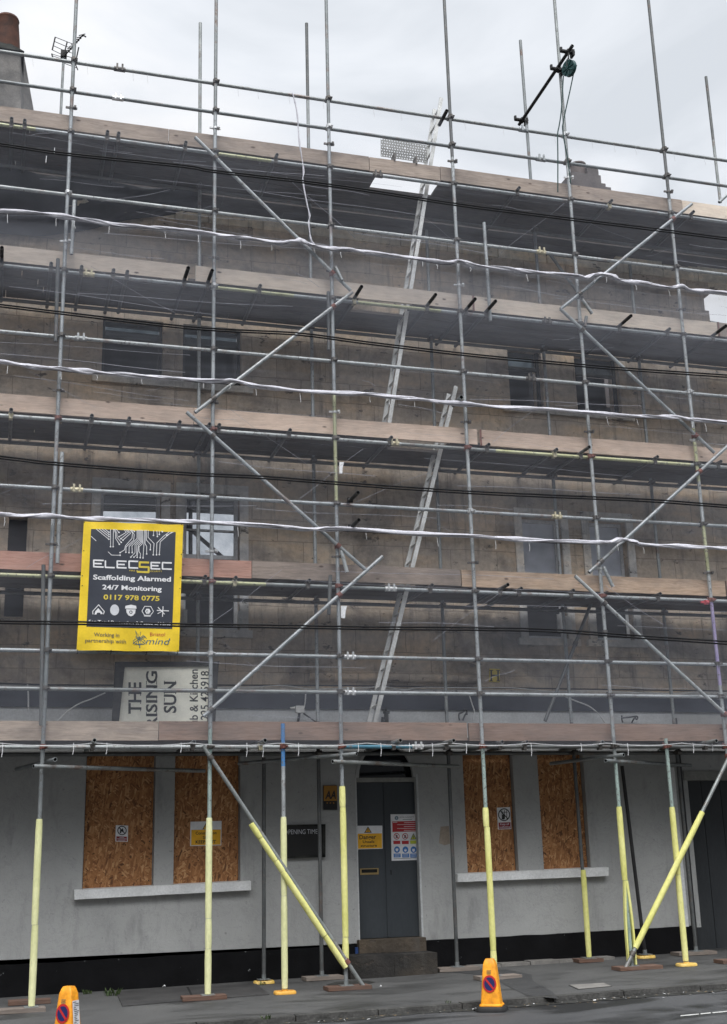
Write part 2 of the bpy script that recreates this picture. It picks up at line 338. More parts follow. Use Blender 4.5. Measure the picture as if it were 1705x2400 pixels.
M['glass'] = glassm('sky_toned_window_glass', (.36, .38, .43), .08, 1.0)  # pale base colour stands for sky reflected in the panes
M['glassd'] = glassm('dark_fanlight_glass', (.01, .011, .013), .05, .5)
flat_patch = stained('tan_filler', (.26, .215, .17), (.33, .28, .225), 4, .85)
def grimy():
    m = bpy.data.materials.new('grimy_glass'); m.use_nodes = True; t = m.node_tree; t.nodes.remove(t.nodes["Principled BSDF"])
    tr = t.nodes.new("ShaderNodeBsdfTransparent"); v = coords(t); c = ramp(t, noise(t, v, 6, 5, .6), [(.3, (.16, .19, .21)), (.7, (.42, .46, .48))]); t.links.new(c, tr.inputs[0])
    df = t.nodes.new("ShaderNodeBsdfDiffuse"); df.inputs[0].default_value = (.2, .22, .23, 1); mxs = t.nodes.new("ShaderNodeMixShader"); mxs.inputs[0].default_value = .25
    t.links.new(tr.outputs[0], mxs.inputs[1]); t.links.new(df.outputs[0], mxs.inputs[2]); t.links.new(mxs.outputs[0], t.nodes["Material Output"].inputs['Surface']); return m
M['grimy'] = grimy()
def clear():
    m = bpy.data.materials.new('dusty_clear_glass'); m.use_nodes = True; t = m.node_tree; t.nodes.remove(t.nodes["Principled BSDF"])
    tr = t.nodes.new("ShaderNodeBsdfTransparent"); v = coords(t); c = ramp(t, noise(t, v, 3, 5, .6), [(.3, (.66, .68, .70)), (.7, (.90, .91, .92))]); t.links.new(c, tr.inputs[0])
    gl = t.nodes.new("ShaderNodeBsdfGlossy"); gl.inputs['Roughness'].default_value = .05; mxs = t.nodes.new("ShaderNodeMixShader"); mxs.inputs[0].default_value = .08
    t.links.new(tr.outputs[0], mxs.inputs[1]); t.links.new(gl.outputs[0], mxs.inputs[2]); t.links.new(mxs.outputs[0], t.nodes["Material Output"].inputs['Surface']); return m
M['clear'] = clear()
def osb():
    m, t, bs = newmat('strand_board'); cols = []
    for k, rot in enumerate((R(28), R(-40), R(80))):
        v = coords(t, (1, 1, 1), (0, rot, k*.3), True); mp = t.nodes.new("ShaderNodeMapping"); mp.inputs[3].default_value = (16, 6, 52); t.links.new(v, mp.inputs[0])
        nn = t.nodes.new("ShaderNodeTexNoise"); nn.inputs['Scale'].default_value = .8; t.links.new(mp.outputs[0], nn.inputs['Vector'])
        ad = t.nodes.new("ShaderNodeVectorMath"); ad.operation = 'MULTIPLY_ADD'; ad.inputs[1].default_value = (.8,)*3; t.links.new(nn.outputs['Color'], ad.inputs[0]); t.links.new(mp.outputs[0], ad.inputs[2])
        vo = t.nodes.new("ShaderNodeTexVoronoi"); vo.inputs['Scale'].default_value = 1.0; t.links.new(ad.outputs[0], vo.inputs['Vector'])
        s = t.nodes.new("ShaderNodeSeparateColor"); t.links.new(vo.outputs['Color'], s.inputs[0]); cols.append((s.outputs[0], s.outputs[1]))
    pal = [(0, (.11, .044, .016)), (.12, (.24, .10, .036)), (.45, (.33, .145, .053)), (.8, (.42, .20, .078)), (1, (.56, .32, .15))]
    c = ramp(t, cols[0][0], pal)
    for k in (1, 2):
        sel = ramp(t, cols[k][1], [(.5, (0, 0, 0)), (.52, (1, 1, 1))]); c = mix(t, sel, c, ramp(t, cols[k][0], pal))
    big = ramp(t, noise(t, coords(t), 1.6, 4), [(.3, (.82,)*3), (.7, (1.1,)*3)]); c = mix(t, 1.0, c, big, 'MULTIPLY')
    t.links.new(c, bs.inputs['Base Color']); bs.inputs['Roughness'].default_value = .8; bump(t, bs, cols[0][1], .003, .4); return m
M['osb'] = osb()
def asphalt(name, a, b, wet, wetpos=(.5, .62), speck=.5):
    m, t, bs = newmat(name); v = coords(t, rnd=False)
    c = ramp(t, noise(t, v, .8, 6, .6), [(.3, a), (.7, b)])
    w = ramp(t, noise(t, coords(t, (.6, 1.5, 1), rnd=False), 1.1, 5, .6, .6), [(wetpos[0], (0, 0, 0)), (wetpos[1], (1, 1, 1))]); c = mix(t, w, c, wet)
    g = noise(t, v, 130, 3, .8); c = mix(t, 1.0, c, ramp(t, g, [(.3, (1-speck,)*3), (.7, (1+speck,)*3)]), 'MULTIPLY')
    t.links.new(c, bs.inputs['Base Color']); t.links.new(ramp(t, w, [(0, (.82,)*3), (1, (.55,)*3)]), bs.inputs['Roughness'])
    bump(t, bs, g, .006, .6); return m
M['road'] = asphalt('worn_asphalt', (.050, .051, .053), (.082, .083, .085), (.017, .018, .019), (.47, .60), .6)
M['pave'] = asphalt('pavement_asphalt', (.058, .058, .057), (.098, .097, .094), (.033, .033, .032), (.50, .66), .5)
M['patch'] = asphalt('patched_asphalt', (.035, .035, .036), (.055, .055, .055), (.022, .022, .023), (.5, .7), .4)
M['kerb'] = stained('kerb_stone', (.035, .034, .032), (.085, .083, .078), 5, .9, bmp=.7, amount=.3)
M['gutter'] = stained('gutter_dirt', (.018, .018, .016), (.045, .044, .04), 9, .9, bmp=.5)
M['hatch'] = stained('cellar_hatch_steel', (.035, .034, .034), (.06, .058, .057), 4, .7)
M['cover'] = stained('cover_concrete', (.17, .16, .15), (.24, .23, .21), 6, .85)
M['weed'] = stained('weed_leaf', (.035, .06, .018), (.07, .10, .03), 9, .8)
M['dry'] = stained('dead_leaf', (.10, .07, .04), (.20, .15, .09), 9, .9)
M['roadpaint'] = stained('road_line_paint', (.38, .38, .36), (.62, .62, .6), 12, .8)
def flat(name, c, rough=.55): return stained(name, tuple(x*.9 for x in c), tuple(min(1, x*1.08) for x in c), 6, rough, amount=.04)
P = {k: flat('print_'+k, c) for k, c in dict(white=(.72, .72, .73), yellow=(.80, .56, .025), amber=(.80, .42, .02), shadeamber=(.36, .17, .02), navy=(.035, .040, .055), black=(.012, .012, .012), red=(.42, .025, .03), crimson=(.26, .022, .028),
     blue=(.035, .16, .45), cream=(.90, .88, .76), ink=(.02, .02, .02), greytext=(.17, .14, .07), gold=(.62, .48, .06), pale=(.62, .63, .66), redtext=(.42, .08, .04), teal=(.03, .10, .16), orange=(.86, .33, .012),
     signblue=(.012, .018, .10), signred=(.50, .02, .02), lime=(.45, .5, .05), brass=(.28, .20, .08), slate=(.10, .105, .12)).items()}

# ------------------------------------------------------------------ ground
def gridmesh(xs, ys, zf):
    mb = MB(); nx = len(xs)
    mb.add([(x, y, zf(x, y)) for y in ys for x in xs], [(j*nx+i, j*nx+i+1, (j+1)*nx+i+1, (j+1)*nx+i) for j in range(len(ys)-1) for i in range(nx-1)]); return mb
KY = -1.86
roadz = lambda x, y: gz(x, KY)-.052-.008*min(max(KY-y, 0), 4)
gx = [-150, -60, -25]+[-12+.75*i for i in range(40)]+[30, 60, 150]
tag(build("road", gridmesh(gx, [-60, -40, -28, -21, -18, -15, -12, -10, -8, -6, -5, -4, -3.4, -3, -2.6, -2.3, KY+.0], roadz), M['road'], origin=(0, 0, 0)), "worn dark asphalt road with damp patches", None, None, 'structure')
tag(build("ground", MB().add([(-400, -400, -.6), (400, -400, -.6), (400, 400, -.6), (-400, 400, -.6)], [(0, 1, 2, 3)]), M['road'], origin=(0, 0, -.6)), "ground reaching to the horizon", None, None, 'structure')
tag(build("pavement", gridmesh(gx, [KY+.14, -1.2, -.8, -.4, 0, .3, .6, .9, 1.2, 1.6, 3, 8, 30], gz), M['pave'], origin=(0, 0, 0)), "grey asphalt pavement in front of the pub", None, None, 'structure')
kb = MB(); x = -14.0
while x < 26:
    l = random.uniform(.75, 1.1); j = random.uniform(-.006, .006); z0 = gz(x, KY)+.004+j; z1 = gz(x+l, KY)+.004+j
    kb.hexa([(x+.006, KY, z0-.25), (x+l-.006, KY, z1-.25), (x+l-.006, KY+.14, z1-.25), (x+.006, KY+.14, z0-.25),
             (x+.006, KY+.025, z0), (x+l-.006, KY+.025, z1), (x+l-.006, KY+.139, z1+.002), (x+.006, KY+.139, z0+.002)])
    x += l
tag(build("kerb", kb, M['kerb'], origin=(0, KY, 0)), "low stone kerb edging the pavement", None, None, 'structure')
gut = MB(); xs = [-8+.12*i for i in range(200)]; V = []
for x in xs:
    w = .17+.13*mnoise.noise((x*1.3, 3, 0))+.07*mnoise.noise((x*5, 1, 0)); V += [(x, KY-.001, roadz(x, KY)+.006), (x, KY-max(.03, w), roadz(x, KY-.1)+.004)]
gut.add(V, [(2*i, 2*i+2, 2*i+3, 2*i+1) for i in range(len(xs)-1)])
tag(build("gutter_dirt", gut, M['gutter'], flat=True, origin=(0, KY, 0)), "strip of dark grit and dirt along the kerb", None, None, 'stuff')
rl = MB()
for a, b in ((1597, 1640), (1644, 1668), (1672, 1720)):
    q = [(a, 2395.2-(a-1597)*.085), (b, 2395.2-(b-1597)*.085), (b, 2397.5-(b-1597)*.085), (a, 2397.5-(a-1597)*.085)]; V = []
    for px in q:
        d = ray(*px); V.append(CAM+d*((-.11-CAM.z)/d.z))
    V = [(v.x, v.y, roadz(v.x, v.y)+.004) for v in V]; rl.add(V, [(0, 1, 2, 3)])
tag(build("road_marking", rl, M['roadpaint'], flat=True), "worn thin white line painted on the road", None, None, 'structure')
def gpt(px, py, lift=.004):
    d = ray(px, py); p = CAM+d*((.0-CAM.z)/d.z)
    for _ in range(6):
        z = gz(p.x, p.y); p = CAM+d*((z-CAM.z)/d.z)
    return Vector((p.x, p.y, gz(p.x, p.y)+lift))
def decal(name, pts, mat, lift=.004, th=0):
    P_ = [gpt(x, y, lift) for x, y in pts]; mb = MB().add(P_, [tuple(range(len(P_)))]); return build(name, mb, mat, flat=True)
tag(decal("pavement_patch", [T(700,1050,860,2000), T(1240,1030,860,2000), T(1460,1075,860,2000), T(1470,1130,860,2000), T(1640,1225,860,2000), T(1700,1290,860,2000), T(1420,1262,860,2000), T(1290,1200,860,2000), T(1180,1140,860,2000), T(1000,1075,860,2000)], M['patch']),
    "dark patched tarmac strip crossing the pavement behind the cone", None, None, 'structure')
hp = [gpt(x, y, .012) for x, y in ((272, 2326), (440, 2316), (600, 2307), (632, 2332), (455, 2346), (288, 2360))]
hb = MB().prism(hp, (0, 0, -.03)); hb2 = MB()
c0, c1 = hp[1], hp[4]
hatch = tag(build("cellar_hatch", hb, M['hatch']), "dark steel cellar hatch set in the pavement under the boarded windows", "hatch")
dv = (c1-c0).normalized(); nn = Vector((-dv.y, dv.x, 0))*.012
build("seam_strip", MB().prism([c0-nn+Vector((0, 0, .003)), c1-nn+Vector((0, 0, .003)), c1+nn+Vector((0, 0, .003)), c0+nn+Vector((0, 0, .003))], (0, 0, -.004)), M['bore'], hatch)
cp = [gpt(*T(*q, 1275, 2000), .008) for q in ((230, 1170), (530, 1152), (595, 1180), (310, 1206))]
cvr = tag(build("utility_cover", MB().prism(cp, (0, 0, -.03)), M['cover'], flat=True), "pale rectangular utility cover in the pavement near the kerb", "cover")
ce = sum(cp, Vector())/4; rim = MB(); q = [ce+(p-ce)*1.06 for p in cp]
rim.prism([p+Vector((0, 0, -.003)) for p in q], (0, 0, -.02)); build("rim", rim, M['hatch'], cvr, flat=True)
pd = [gpt(*T(*q, 430, 2000), .005) for q in ((1265, 1165), (1360, 1140), (1500, 1128), (1640, 1130), (1700, 1142), (1640, 1160), (1480, 1172), (1330, 1176))]
tag(build("puddle", MB().add(pd, [tuple(range(8))]), M['gutter'], flat=True), "dark oily stain on the pavement by the doorstep", None, None, 'structure')
# stone strip along the wall foot
ws = MB(); a, b = at(1100, 2258, 1.16), at(1434, 2236, 1.16)
for i in range(5):
    x0 = a.x+(b.x-a.x)*i/5+.006; x1 = a.x+(b.x-a.x)*(i+1)/5-.006; ws.box(x0, x1, 1.06+.01*(i % 2), 1.32, gz(x0, 1)-.05, gz(x1, 1.1)+.028+.006*(i % 3))
tag(build("kerb_slab", ws, M['soleg'] if 0 else M['cover']), "pale stone slabs laid along the foot of the black plinth", None, None, 'structure')

# ------------------------------------------------------------------ the pub
BY = 1.3
pub = empty("stone_pub", (5.0, BY, 0)); tag(pub, "gutted stone pub with grey painted ground floor behind the scaffolding", "building")
def rect(x0, y0, x1, y1, Y=BY):
    a, b = at(x0, y0, Y), at(x1, y1, Y); return [min(a.x, b.x), max(a.x, b.x), min(a.z, b.z), max(a.z, b.z)]
def holed(mb, X0, X1, Z0, Z1, holes, y0=BY, th=.35, mi=0, rmi=0):
    xs = sorted({X0, X1} | {h[i] for h in holes for i in (0, 1) if X0 < h[i] < X1}); zs = sorted({Z0, Z1} | {h[i] for h in holes for i in (2, 3) if Z0 < h[i] < Z1})
    for i in range(len(xs)-1):
        for j in range(len(zs)-1):
            cx, cz = (xs[i]+xs[i+1])/2, (zs[j]+zs[j+1])/2
            if any(h[0] < cx < h[1] and h[2] < cz < h[3] for h in holes): continue
            a, b, c, d = xs[i], xs[i+1], zs[j], zs[j+1]
            mb.add([(a, y0, c), (b, y0, c), (b, y0, d), (a, y0, d)], [(0, 1, 2, 3)], mi)
            mb.add([(a, y0+th, c), (b, y0+th, c), (b, y0+th, d), (a, y0+th, d)], [(0, 3, 2, 1)], rmi)
    for h in holes:
        a, b, c, d = max(h[0], X0), min(h[1], X1), max(h[2], Z0), min(h[3], Z1); y1 = y0+th
        mb.add([(a, y0, c), (a, y1, c), (a, y1, d), (a, y0, d)], [(0, 1, 2, 3)], mi); mb.add([(b, y0, c), (b, y1, c), (b, y1, d), (b, y0, d)], [(0, 3, 2, 1)], mi)
        if h[2] > Z0: mb.add([(a, y0, c), (b, y0, c), (b, y1, c), (a, y1, c)], [(0, 1, 2, 3)], mi)
        if h[3] < Z1: mb.add([(a, y0, d), (b, y0, d), (b, y1, d), (a, y1, d)], [(0, 3, 2, 1)], mi)
    for z in (Z1,):
        mb.add([(X0, y0, z), (X1, y0, z), (X1, y0+th, z), (X0, y0+th, z)], [(0, 1, 2, 3)], mi)
    for xx in (X0, X1): mb.add([(xx, y0, Z0), (xx, y0+th, Z0), (xx, y0+th, Z1), (xx, y0, Z1)], [(0, 1, 2, 3)], mi)
ZNB, ZNT = 3.39, 3.62                # navy fascia
gA = rect(203, 1790, 360, 2079); gB = rect(411, 1790, 564, 2069); gC = rect(1085, 1790, 1217, 2043); gD = rect(1260, 1790, 1386, 2036)
for g in (gA, gB): g[3] = 2.84
for g in (gC, gD): g[3] = 2.84
gDoor = rect(832, 1760, 990, 2203); gDoor[2] = -.2; gDoor[3] = 2.95
zdoor = at(832, 2203, BY).z
gGar = [9.52, 11.35, -.2, 2.52]
gw = MB(); holed(gw, -4, 11.35, .42, ZNB, [gA, gB, gC, gD, gDoor, gGar], rmi=1); build("painted_wall", gw, [M['grey'], M['dark']], pub, flat=True, recalc=False)
pl = MB(); xs_ = [-4+.25*i for i in range(35)]
def plinth_seg(x0, x1):
    n = max(2, int((x1-x0)/.12)); V = []
    for i in range(n+1):
        x = x0+(x1-x0)*i/n; zt = .36+.009*x+.012*mnoise.noise((x*3, 0, 5)); V += [(x, BY-.012, gz(x, BY)-.08), (x, BY-.012, zt), (x, BY+.06, zt), (x, BY+.06, gz(x, BY)-.08)]
    pl.add(V, [(4*i+k, 4*i+4+k, 4*i+4+(k+1) % 4, 4*i+(k+1) % 4) for i in range(n) for k in range(4)]+[(0, 1, 2, 3), (4*n, 4*n+3, 4*n+2, 4*n+1)])
plinth_seg(-4, gDoor[0]); plinth_seg(gDoor[1]+.0, gGar[0]-.12); build("plinth", pl, M['plinth'], pub, flat=True)
# paler band on the wall just under the navy fascia
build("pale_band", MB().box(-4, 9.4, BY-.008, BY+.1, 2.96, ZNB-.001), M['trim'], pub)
build("fascia_band", MB().box(-4, 10.9, BY-.035, BY+.3, ZNB, ZNT), M['navy'], pub)
# upper walls
mA = rect(238, 1141, 372, 1480); mB = rect(434, 1152, 561, 1482); mC = rect(1221, 1212, 1332, 1500); mD = rect(1377, 1205, 1488, 1500)
for h, z in ((mA, 4.42), (mB, 4.42), (mC, 4.42), (mD, 4.42)): h[2] = z
mA[3] = mB[3] = 6.30; mC[3] = mD[3] = 6.22
tA = rect(242, 760, 381, 888); tB = rect(430, 770, 566, 890); tC = rect(1191, 850, 1277, 957); tD = rect(1347, 860, 1458, 962)
for h in (tA, tB): h[2], h[3] = 7.90, 8.78
for h in (tC, tD): h[2], h[3] = 7.95, 8.90
slot = rect(22, 1212, 54, 1446)
WT = 10.40; XR = 10.45
uw = MB(); holed(uw, -4, XR, ZNT, WT, [mA, mB, mC, mD, tA, tB, tC, tD, slot], rmi=1); build("stone_wall", uw, [M['stone'], M['dark']], pub, flat=True, recalc=False)
rg = MB(); z = ZNT
while z < 10.64:
    h = random.uniform(.24, .34); ext = .28+random.uniform(-.07, .07)+(.34 if z < 8.8 else 0)
    rg.box(XR-.002, XR+ext, BY-.004+random.uniform(-.006, .004), BY+.36, z+.003, min(z+h, 10.66)-.003); z += h
build("broken_quoin_edge", rg, M['stone'], pub)
cpn = MB(); x = -4.0
while x < XR+.2:
    l = random.uniform(.4, .85); zt = WT+random.uniform(.12, .19)+(.10 if x > 9 else 0)
    cpn.box(x+.008, x+l-.008, BY-.018-random.uniform(0, .012), BY+.37, WT+.001, zt); x += l
build("coping_stone", cpn, M['stonep'], pub)
# inside of the gutted shell
rw = MB(); RY = 7.0
def hole_at(x0, y0, x1, y1): return rect(x0, y0, x1, y1, RY)
ro = hole_at(225, 1179, 590, 1330); ro[2] -= .2
rtop = at(330, 781, RY).z
rtop2 = at(1235, 868, RY).z; holed(rw, -4, 5.5, -.3, rtop, [ro], y0=RY, th=.3); holed(rw, 5.5, 10.4, -.3, rtop2, [], y0=RY, th=.3); build("rear_wall", rw, M['dark'], pub, flat=True, recalc=False)
build("gable_wall", MB().box(-4.3, -4.005, BY+.1, RY+.2, -.3, 11.2).box(10.41, 10.7, BY+.37, RY+.2, -.3, 9.6), M['stone'], pub)
build("charred_floor", MB().box(-4, 10.4, BY+.36, RY, 3.7, 3.9).box(-4, 10.4, BY+.36, BY+1.6, 6.75, 6.95).box(-4, 10.4, BY+2.4, RY-.01, 8.9, 9.05), M['dark'], pub)
# tubes and rails seen in the burnt-out window openings belong to an inner prop frame
# ground floor boarded windows, sills
def wboard(h, y, split=None):
    mb = MB(); x0, x1, z0, z1 = h
    if split: mb.box(x0+.01, split-.004, y, y+.018, z0+.006, z1-.01).box(split+.004, x1-.01, y+.006, y+.024, z0+.006, z1-.01)
    else: mb.box(x0+.012, x1-.012, y, y+.018, z0+.006, z1-.01)
    w = build("boarded_window", mb, M['osb'], pub); fr = MB()
    fr.box(x0, x0+.03, y+.03, y+.09, z0, z1).box(x1-.03, x1, y+.03, y+.09, z0, z1).box(x0+.03, x1-.03, y+.03, y+.09, z1-.05, z1)
    build("frame", fr, M['frame'], w); sc_ = MB()
    for i in range(7):
        for xx in (x0+.045, x1-.05): zz = z0+.08+(z1-z0-.2)*i/6+random.uniform(-.03, .03); sc_.tube((xx, y-.003, zz), (xx, y, zz), .008, 6)
    build("screw", sc_, M['iron'], w); return w
OY = BY+.085
wboard(gA, OY); wboard(gB, OY); wboard(gC, OY); wboard(gD, OY, at(1325, 1950, OY).x)
def sloped_sill(tl, bl, tr, br, name="sill", m=None):
    a, b, c, d = at(*tl, BY-.09), at(*bl, BY-.09), at(*tr, BY-.09), at(*br, BY-.09); n = 14; V = []
    for i in range(n+1):
        t = i/n; p = a.lerp(c, t); q = b.lerp(d, t); j = .004*mnoise.noise((p.x*6, 1, 2)); q.z += j
        V += [p, q, Vector((q.x, BY+.1, q.z)), Vector((p.x, BY+.1, p.z+.012))]
    mb = MB().add(V, [(4*i+k, 4*i+4+k, 4*i+4+(k+1) % 4, 4*i+(k+1) % 4) for i in range(n) for k in range(4)]+[(0, 1, 2, 3), (4*n, 4*n+3, 4*n+2, 4*n+1)])
    return build(name, mb, m or M['sill'], pub, sharp=30)
sloped_sill((175, 2086.5), (175, 2108.5), (589, 2065), (589, 2086)); sloped_sill((1073, 2049), (1073, 2067.5), (1427, 2033), (1427, 2053))
# upper windows
def sashes(h, glazed=True, bars=True, surround=True, pale=False):
    x0, x1, z0, z1 = h; y = BY+.12; fr = MB(); t = .045; zm = z0+(z1-z0)*.545
    fr.box(x0, x0+t, y, y+.07, z0, z1).box(x1-t, x1, y, y+.07, z0, z1).box(x0+t, x1-t, y, y+.07, z1-.05, z1).box(x0+t, x1-t, y, y+.07, z0, z0+.06)
    if bars: fr.box(x0+t, x1-t, y-.01, y+.06, zm-.03, zm+.025)
    w = build("window", fr, M['dirtywhite'] if pale else M['frame'], pub)
    if glazed:
        build("pane", MB().box(x0+t, x1-t, y+.03, y+.036, zm+.025, z1-.05), M['glass'], w)
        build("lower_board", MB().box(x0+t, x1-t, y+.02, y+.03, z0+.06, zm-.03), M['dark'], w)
    if surround:
        a = MB(); s = .12; a.box(x0-s, x0-.004, BY-.035, BY+.05, z0, z1+.004).box(x1+.004, x1+s, BY-.035, BY+.05, z0, z1+.004).box(x0-s, x1+s, BY-.035, BY+.05, z1+.004, z1+.13)
        build("stone_surround", a, M['stoned'], w)
    s = MB().box(x0-.17, x1+.17, BY-.07, BY+.2, z0-.10, z0-.002); build("sill", s, M['stoned'], w); return w
wA = sashes(mA, False, True, True, False); wB = sashes(mB, False, True, True, False)
wC = sashes(mC); wD = sashes(mD)
for w_, h in ((wA, mA), (wB, mB)):
    zm_ = h[2]+(h[3]-h[2])*.545; build("pane", MB().box(h[0]+.045, h[1]-.045, BY+.15, BY+.156, zm_+.025, h[3]-.05), M['clear'], w_); build("glazing_bar", MB().box(h[0]+.045, h[1]-.045, BY+.12, BY+.17, zm_+.36, zm_+.385), M['frame'], w_)
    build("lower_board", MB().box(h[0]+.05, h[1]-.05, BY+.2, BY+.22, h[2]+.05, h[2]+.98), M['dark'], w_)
wh = MB()
for (x0, y0, x1, y1) in ((430, 1429, 439, 1464), (558, 1432, 569, 1462), (1305, 1440, 1316, 1483), (1325, 1444, 1341, 1483), (1490, 1448, 1502, 1468)):
    r_ = rect(x0, y0, x1, y1, BY-.05); wh.box(r_[0], r_[1], BY-.06, BY-.04, r_[2], r_[3])
build("sash_fragment", wh, M['dirtywhite'], pub)
def topwin(h, x0, x1):
    y = BY+.1; a, b, z0, z1 = h
    fr = MB().box(a, a+.04, y, y+.06, z0, z1).box(b-.04, b, y, y+.06, z0, z1).box(a+.04, b-.04, y, y+.06, z0, z0+.05)
    fr.box(a+.04, b-.04, y, y+.06, z1-.30, z1-.26)
    w = build("window", fr, M['lead'], pub)
    build("pane", MB().box(a+.04, b-.04, BY+.17, BY+.176, z1-.27, z1+.0), M['grimy'], w)
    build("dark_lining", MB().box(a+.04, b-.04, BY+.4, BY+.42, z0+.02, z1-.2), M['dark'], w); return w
topwin(tA, 0, 0); topwin(tB, 0, 0); topwin(tC, 0, 0); topwin(tD, 0, 0)
build("sill", MB().box(at(215, 905, BY).x, at(593, 932, BY).x, BY-.05, BY+.2, 7.80, 7.895), M['stoned'], pub)
build("sill", MB().box(at(1179, 972, BY).x, at(1486, 991, BY).x, BY-.05, BY+.2, 7.85, 7.945), M['stoned'], pub)
build("slot_window", MB().box(slot[0], slot[1], BY+.12, BY+.15, slot[2], slot[3]), M['dark'], pub)
# moulding over the door
m0, m1 = at(725, 1584, BY-.04), at(1117, 1586, BY-.04)
build("stone_moulding", MB().tube((m0.x, BY-.02, m0.z), (m1.x, BY-.02, m0.z), .075, 20), M['stone'], pub)
tile = MB(); tile.box(-4, 10.8, BY-.05, BY+.02, ZNT+.002, ZNT+.05); build("drip_ledge", tile, M['stoned'], pub)
# door
dY = BY+.10; dx0, dx1 = gDoor[0], gDoor[1]; zt = at(900, 1834, dY).z; xm = at(907, 2000, dY).x
dr = MB().box(dx0+.004, xm-.004, dY, dY+.045, zdoor+.005, zt).box(xm+.004, dx1-.004, dY, dY+.045, zdoor+.005, zt)
door = build("door", dr, M['door'], pub)
build("astragal", MB().box(xm-.022, xm+.002, dY-.012, dY, zdoor+.01, zt), M['door'], door)
lb = rect(*T(-60, 135, 860, 2000), *T(105, 186, 860, 2000), dY)
build("letterbox", MB().box(lb[0], lb[1], dY-.008, dY, lb[2], lb[3]), P['brass'], door); build("letterbox_flap", MB().box(lb[0]+.02, lb[1]-.02, dY-.011, dY-.008, lb[2]+.025, lb[3]-.012), M['bore'], door)
kx = at(*T(215, 168, 860, 2000), dY); build("keyhole", MB().box(kx.x-.006, kx.x+.006, dY-.004, dY, kx.z-.03, kx.z+.03), M['bore'], door)
build("transom_bar", MB().box(dx0+.002, dx1-.002, dY-.05, dY+.06, zt+.004, zt+.06), M['lintel'], pub)
build("fanlight", MB().box(dx0+.002, dx1-.002, dY+.05, dY+.06, zt+.06, 2.94), M['glassd'], pub)
ar = MB(); cx = (dx0+dx1)/2; rw_ = (dx1-dx0)/2; V = []
for i in range(15):
    a = math.pi*i/14; V += [(cx-rw_*math.cos(a)*1.0, BY-.012, zt+.06+.47*math.sin(a)), (cx-(rw_-.045)*math.cos(a), BY-.012, zt+.06+.43*math.sin(a))]
for i in range(14): ar.prism([V[2*i], V[2*i+2], V[2*i+3], V[2*i+1]], (0, .06, 0))
build("arch_trim", ar, M['grey'], pub)
sp = MB(); n = 14
for sg in (0, 1):
    V = [(cx-rw_*math.cos(math.pi*i/28+sg*math.pi/2), BY+.001, zt+.06+.47*math.sin(math.pi*i/28+sg*math.pi/2)) for i in range(n+1)]
    V += [(cx+(rw_ if sg else 0), BY+.001, 2.95), (cx-(0 if sg else rw_), BY+.001, 2.95)]
    sp.prism(V, (0, .05, 0))
build("arch_spandrel", sp, M['grey'], pub, flat=True)
build("door_frame", MB().box(dx1-.004, dx1+.022, BY-.006, BY+.09, zdoor, zt+.1).box(dx0-.004, dx0+.012, BY-.003, BY+.09, zdoor, zt+.1), M['trim'], pub)
st = MB(); zg = gz(5, .9)
st.box(dx0-.03, dx1+.02, BY-.10, BY+.3, zg-.1, zdoor-.002)
build("door_riser", st, M['riser'], pub)
sx0, sx1 = at(820, 2270, .85).x, at(1024, 2240, .85).x; zs_ = at(900, 2238, .82).z
build("doorstep", MB().box(sx0, (sx0+sx1)/2-.003, .82, BY-.10, zg-.15, zs_).box((sx0+sx1)/2+.003, sx1, .83, BY-.10, zg-.15, zs_-.005), M['step'], pub)
fq = [at(*T(x, y, 860, 1600), BY-.003) for x, y in ((655, 1275), (728, 1268), (738, 1425), (690, 1440), (640, 1420))]
build("filler_patch", MB().prism(fq, (0, .004, 0)), flat_patch, pub, flat=True)
# garage at the end
build("garage_lintel", MB().box(9.46, 11.4, BY-.02, BY+.2, 2.42, 2.55), M['lintel'], pub)
gd = MB()
for i in range(6): gd.box(9.55+i*.31, 9.55+i*.31+.302, BY+.20, BY+.24, gz(9.5, 1.5)-.02, 2.42)
build("garage_door", gd, M['garage'], pub)
a, b = at(1577, 1801, BY-.03), at(1610, 2172, BY-.03)
build("door_trim", MB().box(b.x-.035, b.x+.035, BY-.03, BY+.1, b.z, 2.6), M['sill'], pub)
build("drainpipe", MB().tube((b.x+.13, BY+.0, gz(9.5, 1.3)), (b.x+.13, BY+.0, 3.3), .04, 12), M['black'], pub)
# chimneys
def chimney(nm, hexpts, pots, capm, m):
    c = build(nm, MB().hexa(hexpts), m, pub, flat=True); return c
p1, p2 = at(48, 124, 2.8), at(57, 246, 2.8); q1, q2 = at(56, 124, 3.7), at(90, 262, 3.7)
c1 = build("chimney", MB().hexa([(-2.2, 2.8, p2.z-2.6), (p2.x+.1, 2.8, p2.z-2.6), (q2.x+.45, 3.7, q2.z-2.6), (-2.2, 3.7, q2.z-2.6), (-1.9, 2.8, p1.z), (p1.x, 2.8, p1.z), (q1.x, 3.7, q1.z), (-1.9, 3.7, q1.z)]), M['stack'], pub, flat=True)
zc = p1.z
build("flaunching", MB().hexa([(-1.95, 2.74, zc), (p1.x+.06, 2.74, zc), (p1.x+.06, 3.76, zc+.0), (-1.95, 3.76, zc), (-1.6, 2.9, zc+.22), (p1.x-.17, 2.9, zc+.22), (p1.x-.17, 3.5, zc+.22), (-1.6, 3.5, zc+.22)]), M['lead'], c1, flat=True)
def lathe(cx, cy, prof, n=20):
    mb = MB(); V = [(cx+r*math.cos(2*math.pi*i/n), cy+r*math.sin(2*math.pi*i/n), z) for r, z in prof for i in range(n)]
    mb.add(V, [(k*n+i, k*n+(i+1) % n, (k+1)*n+(i+1) % n, (k+1)*n+i) for k in range(len(prof)-1) for i in range(n)]); return mb
pc = at(17, 75, 3.1); zt_ = at(17, 44, 3.1).z; zb_ = at(17, 110, 3.1).z-.1
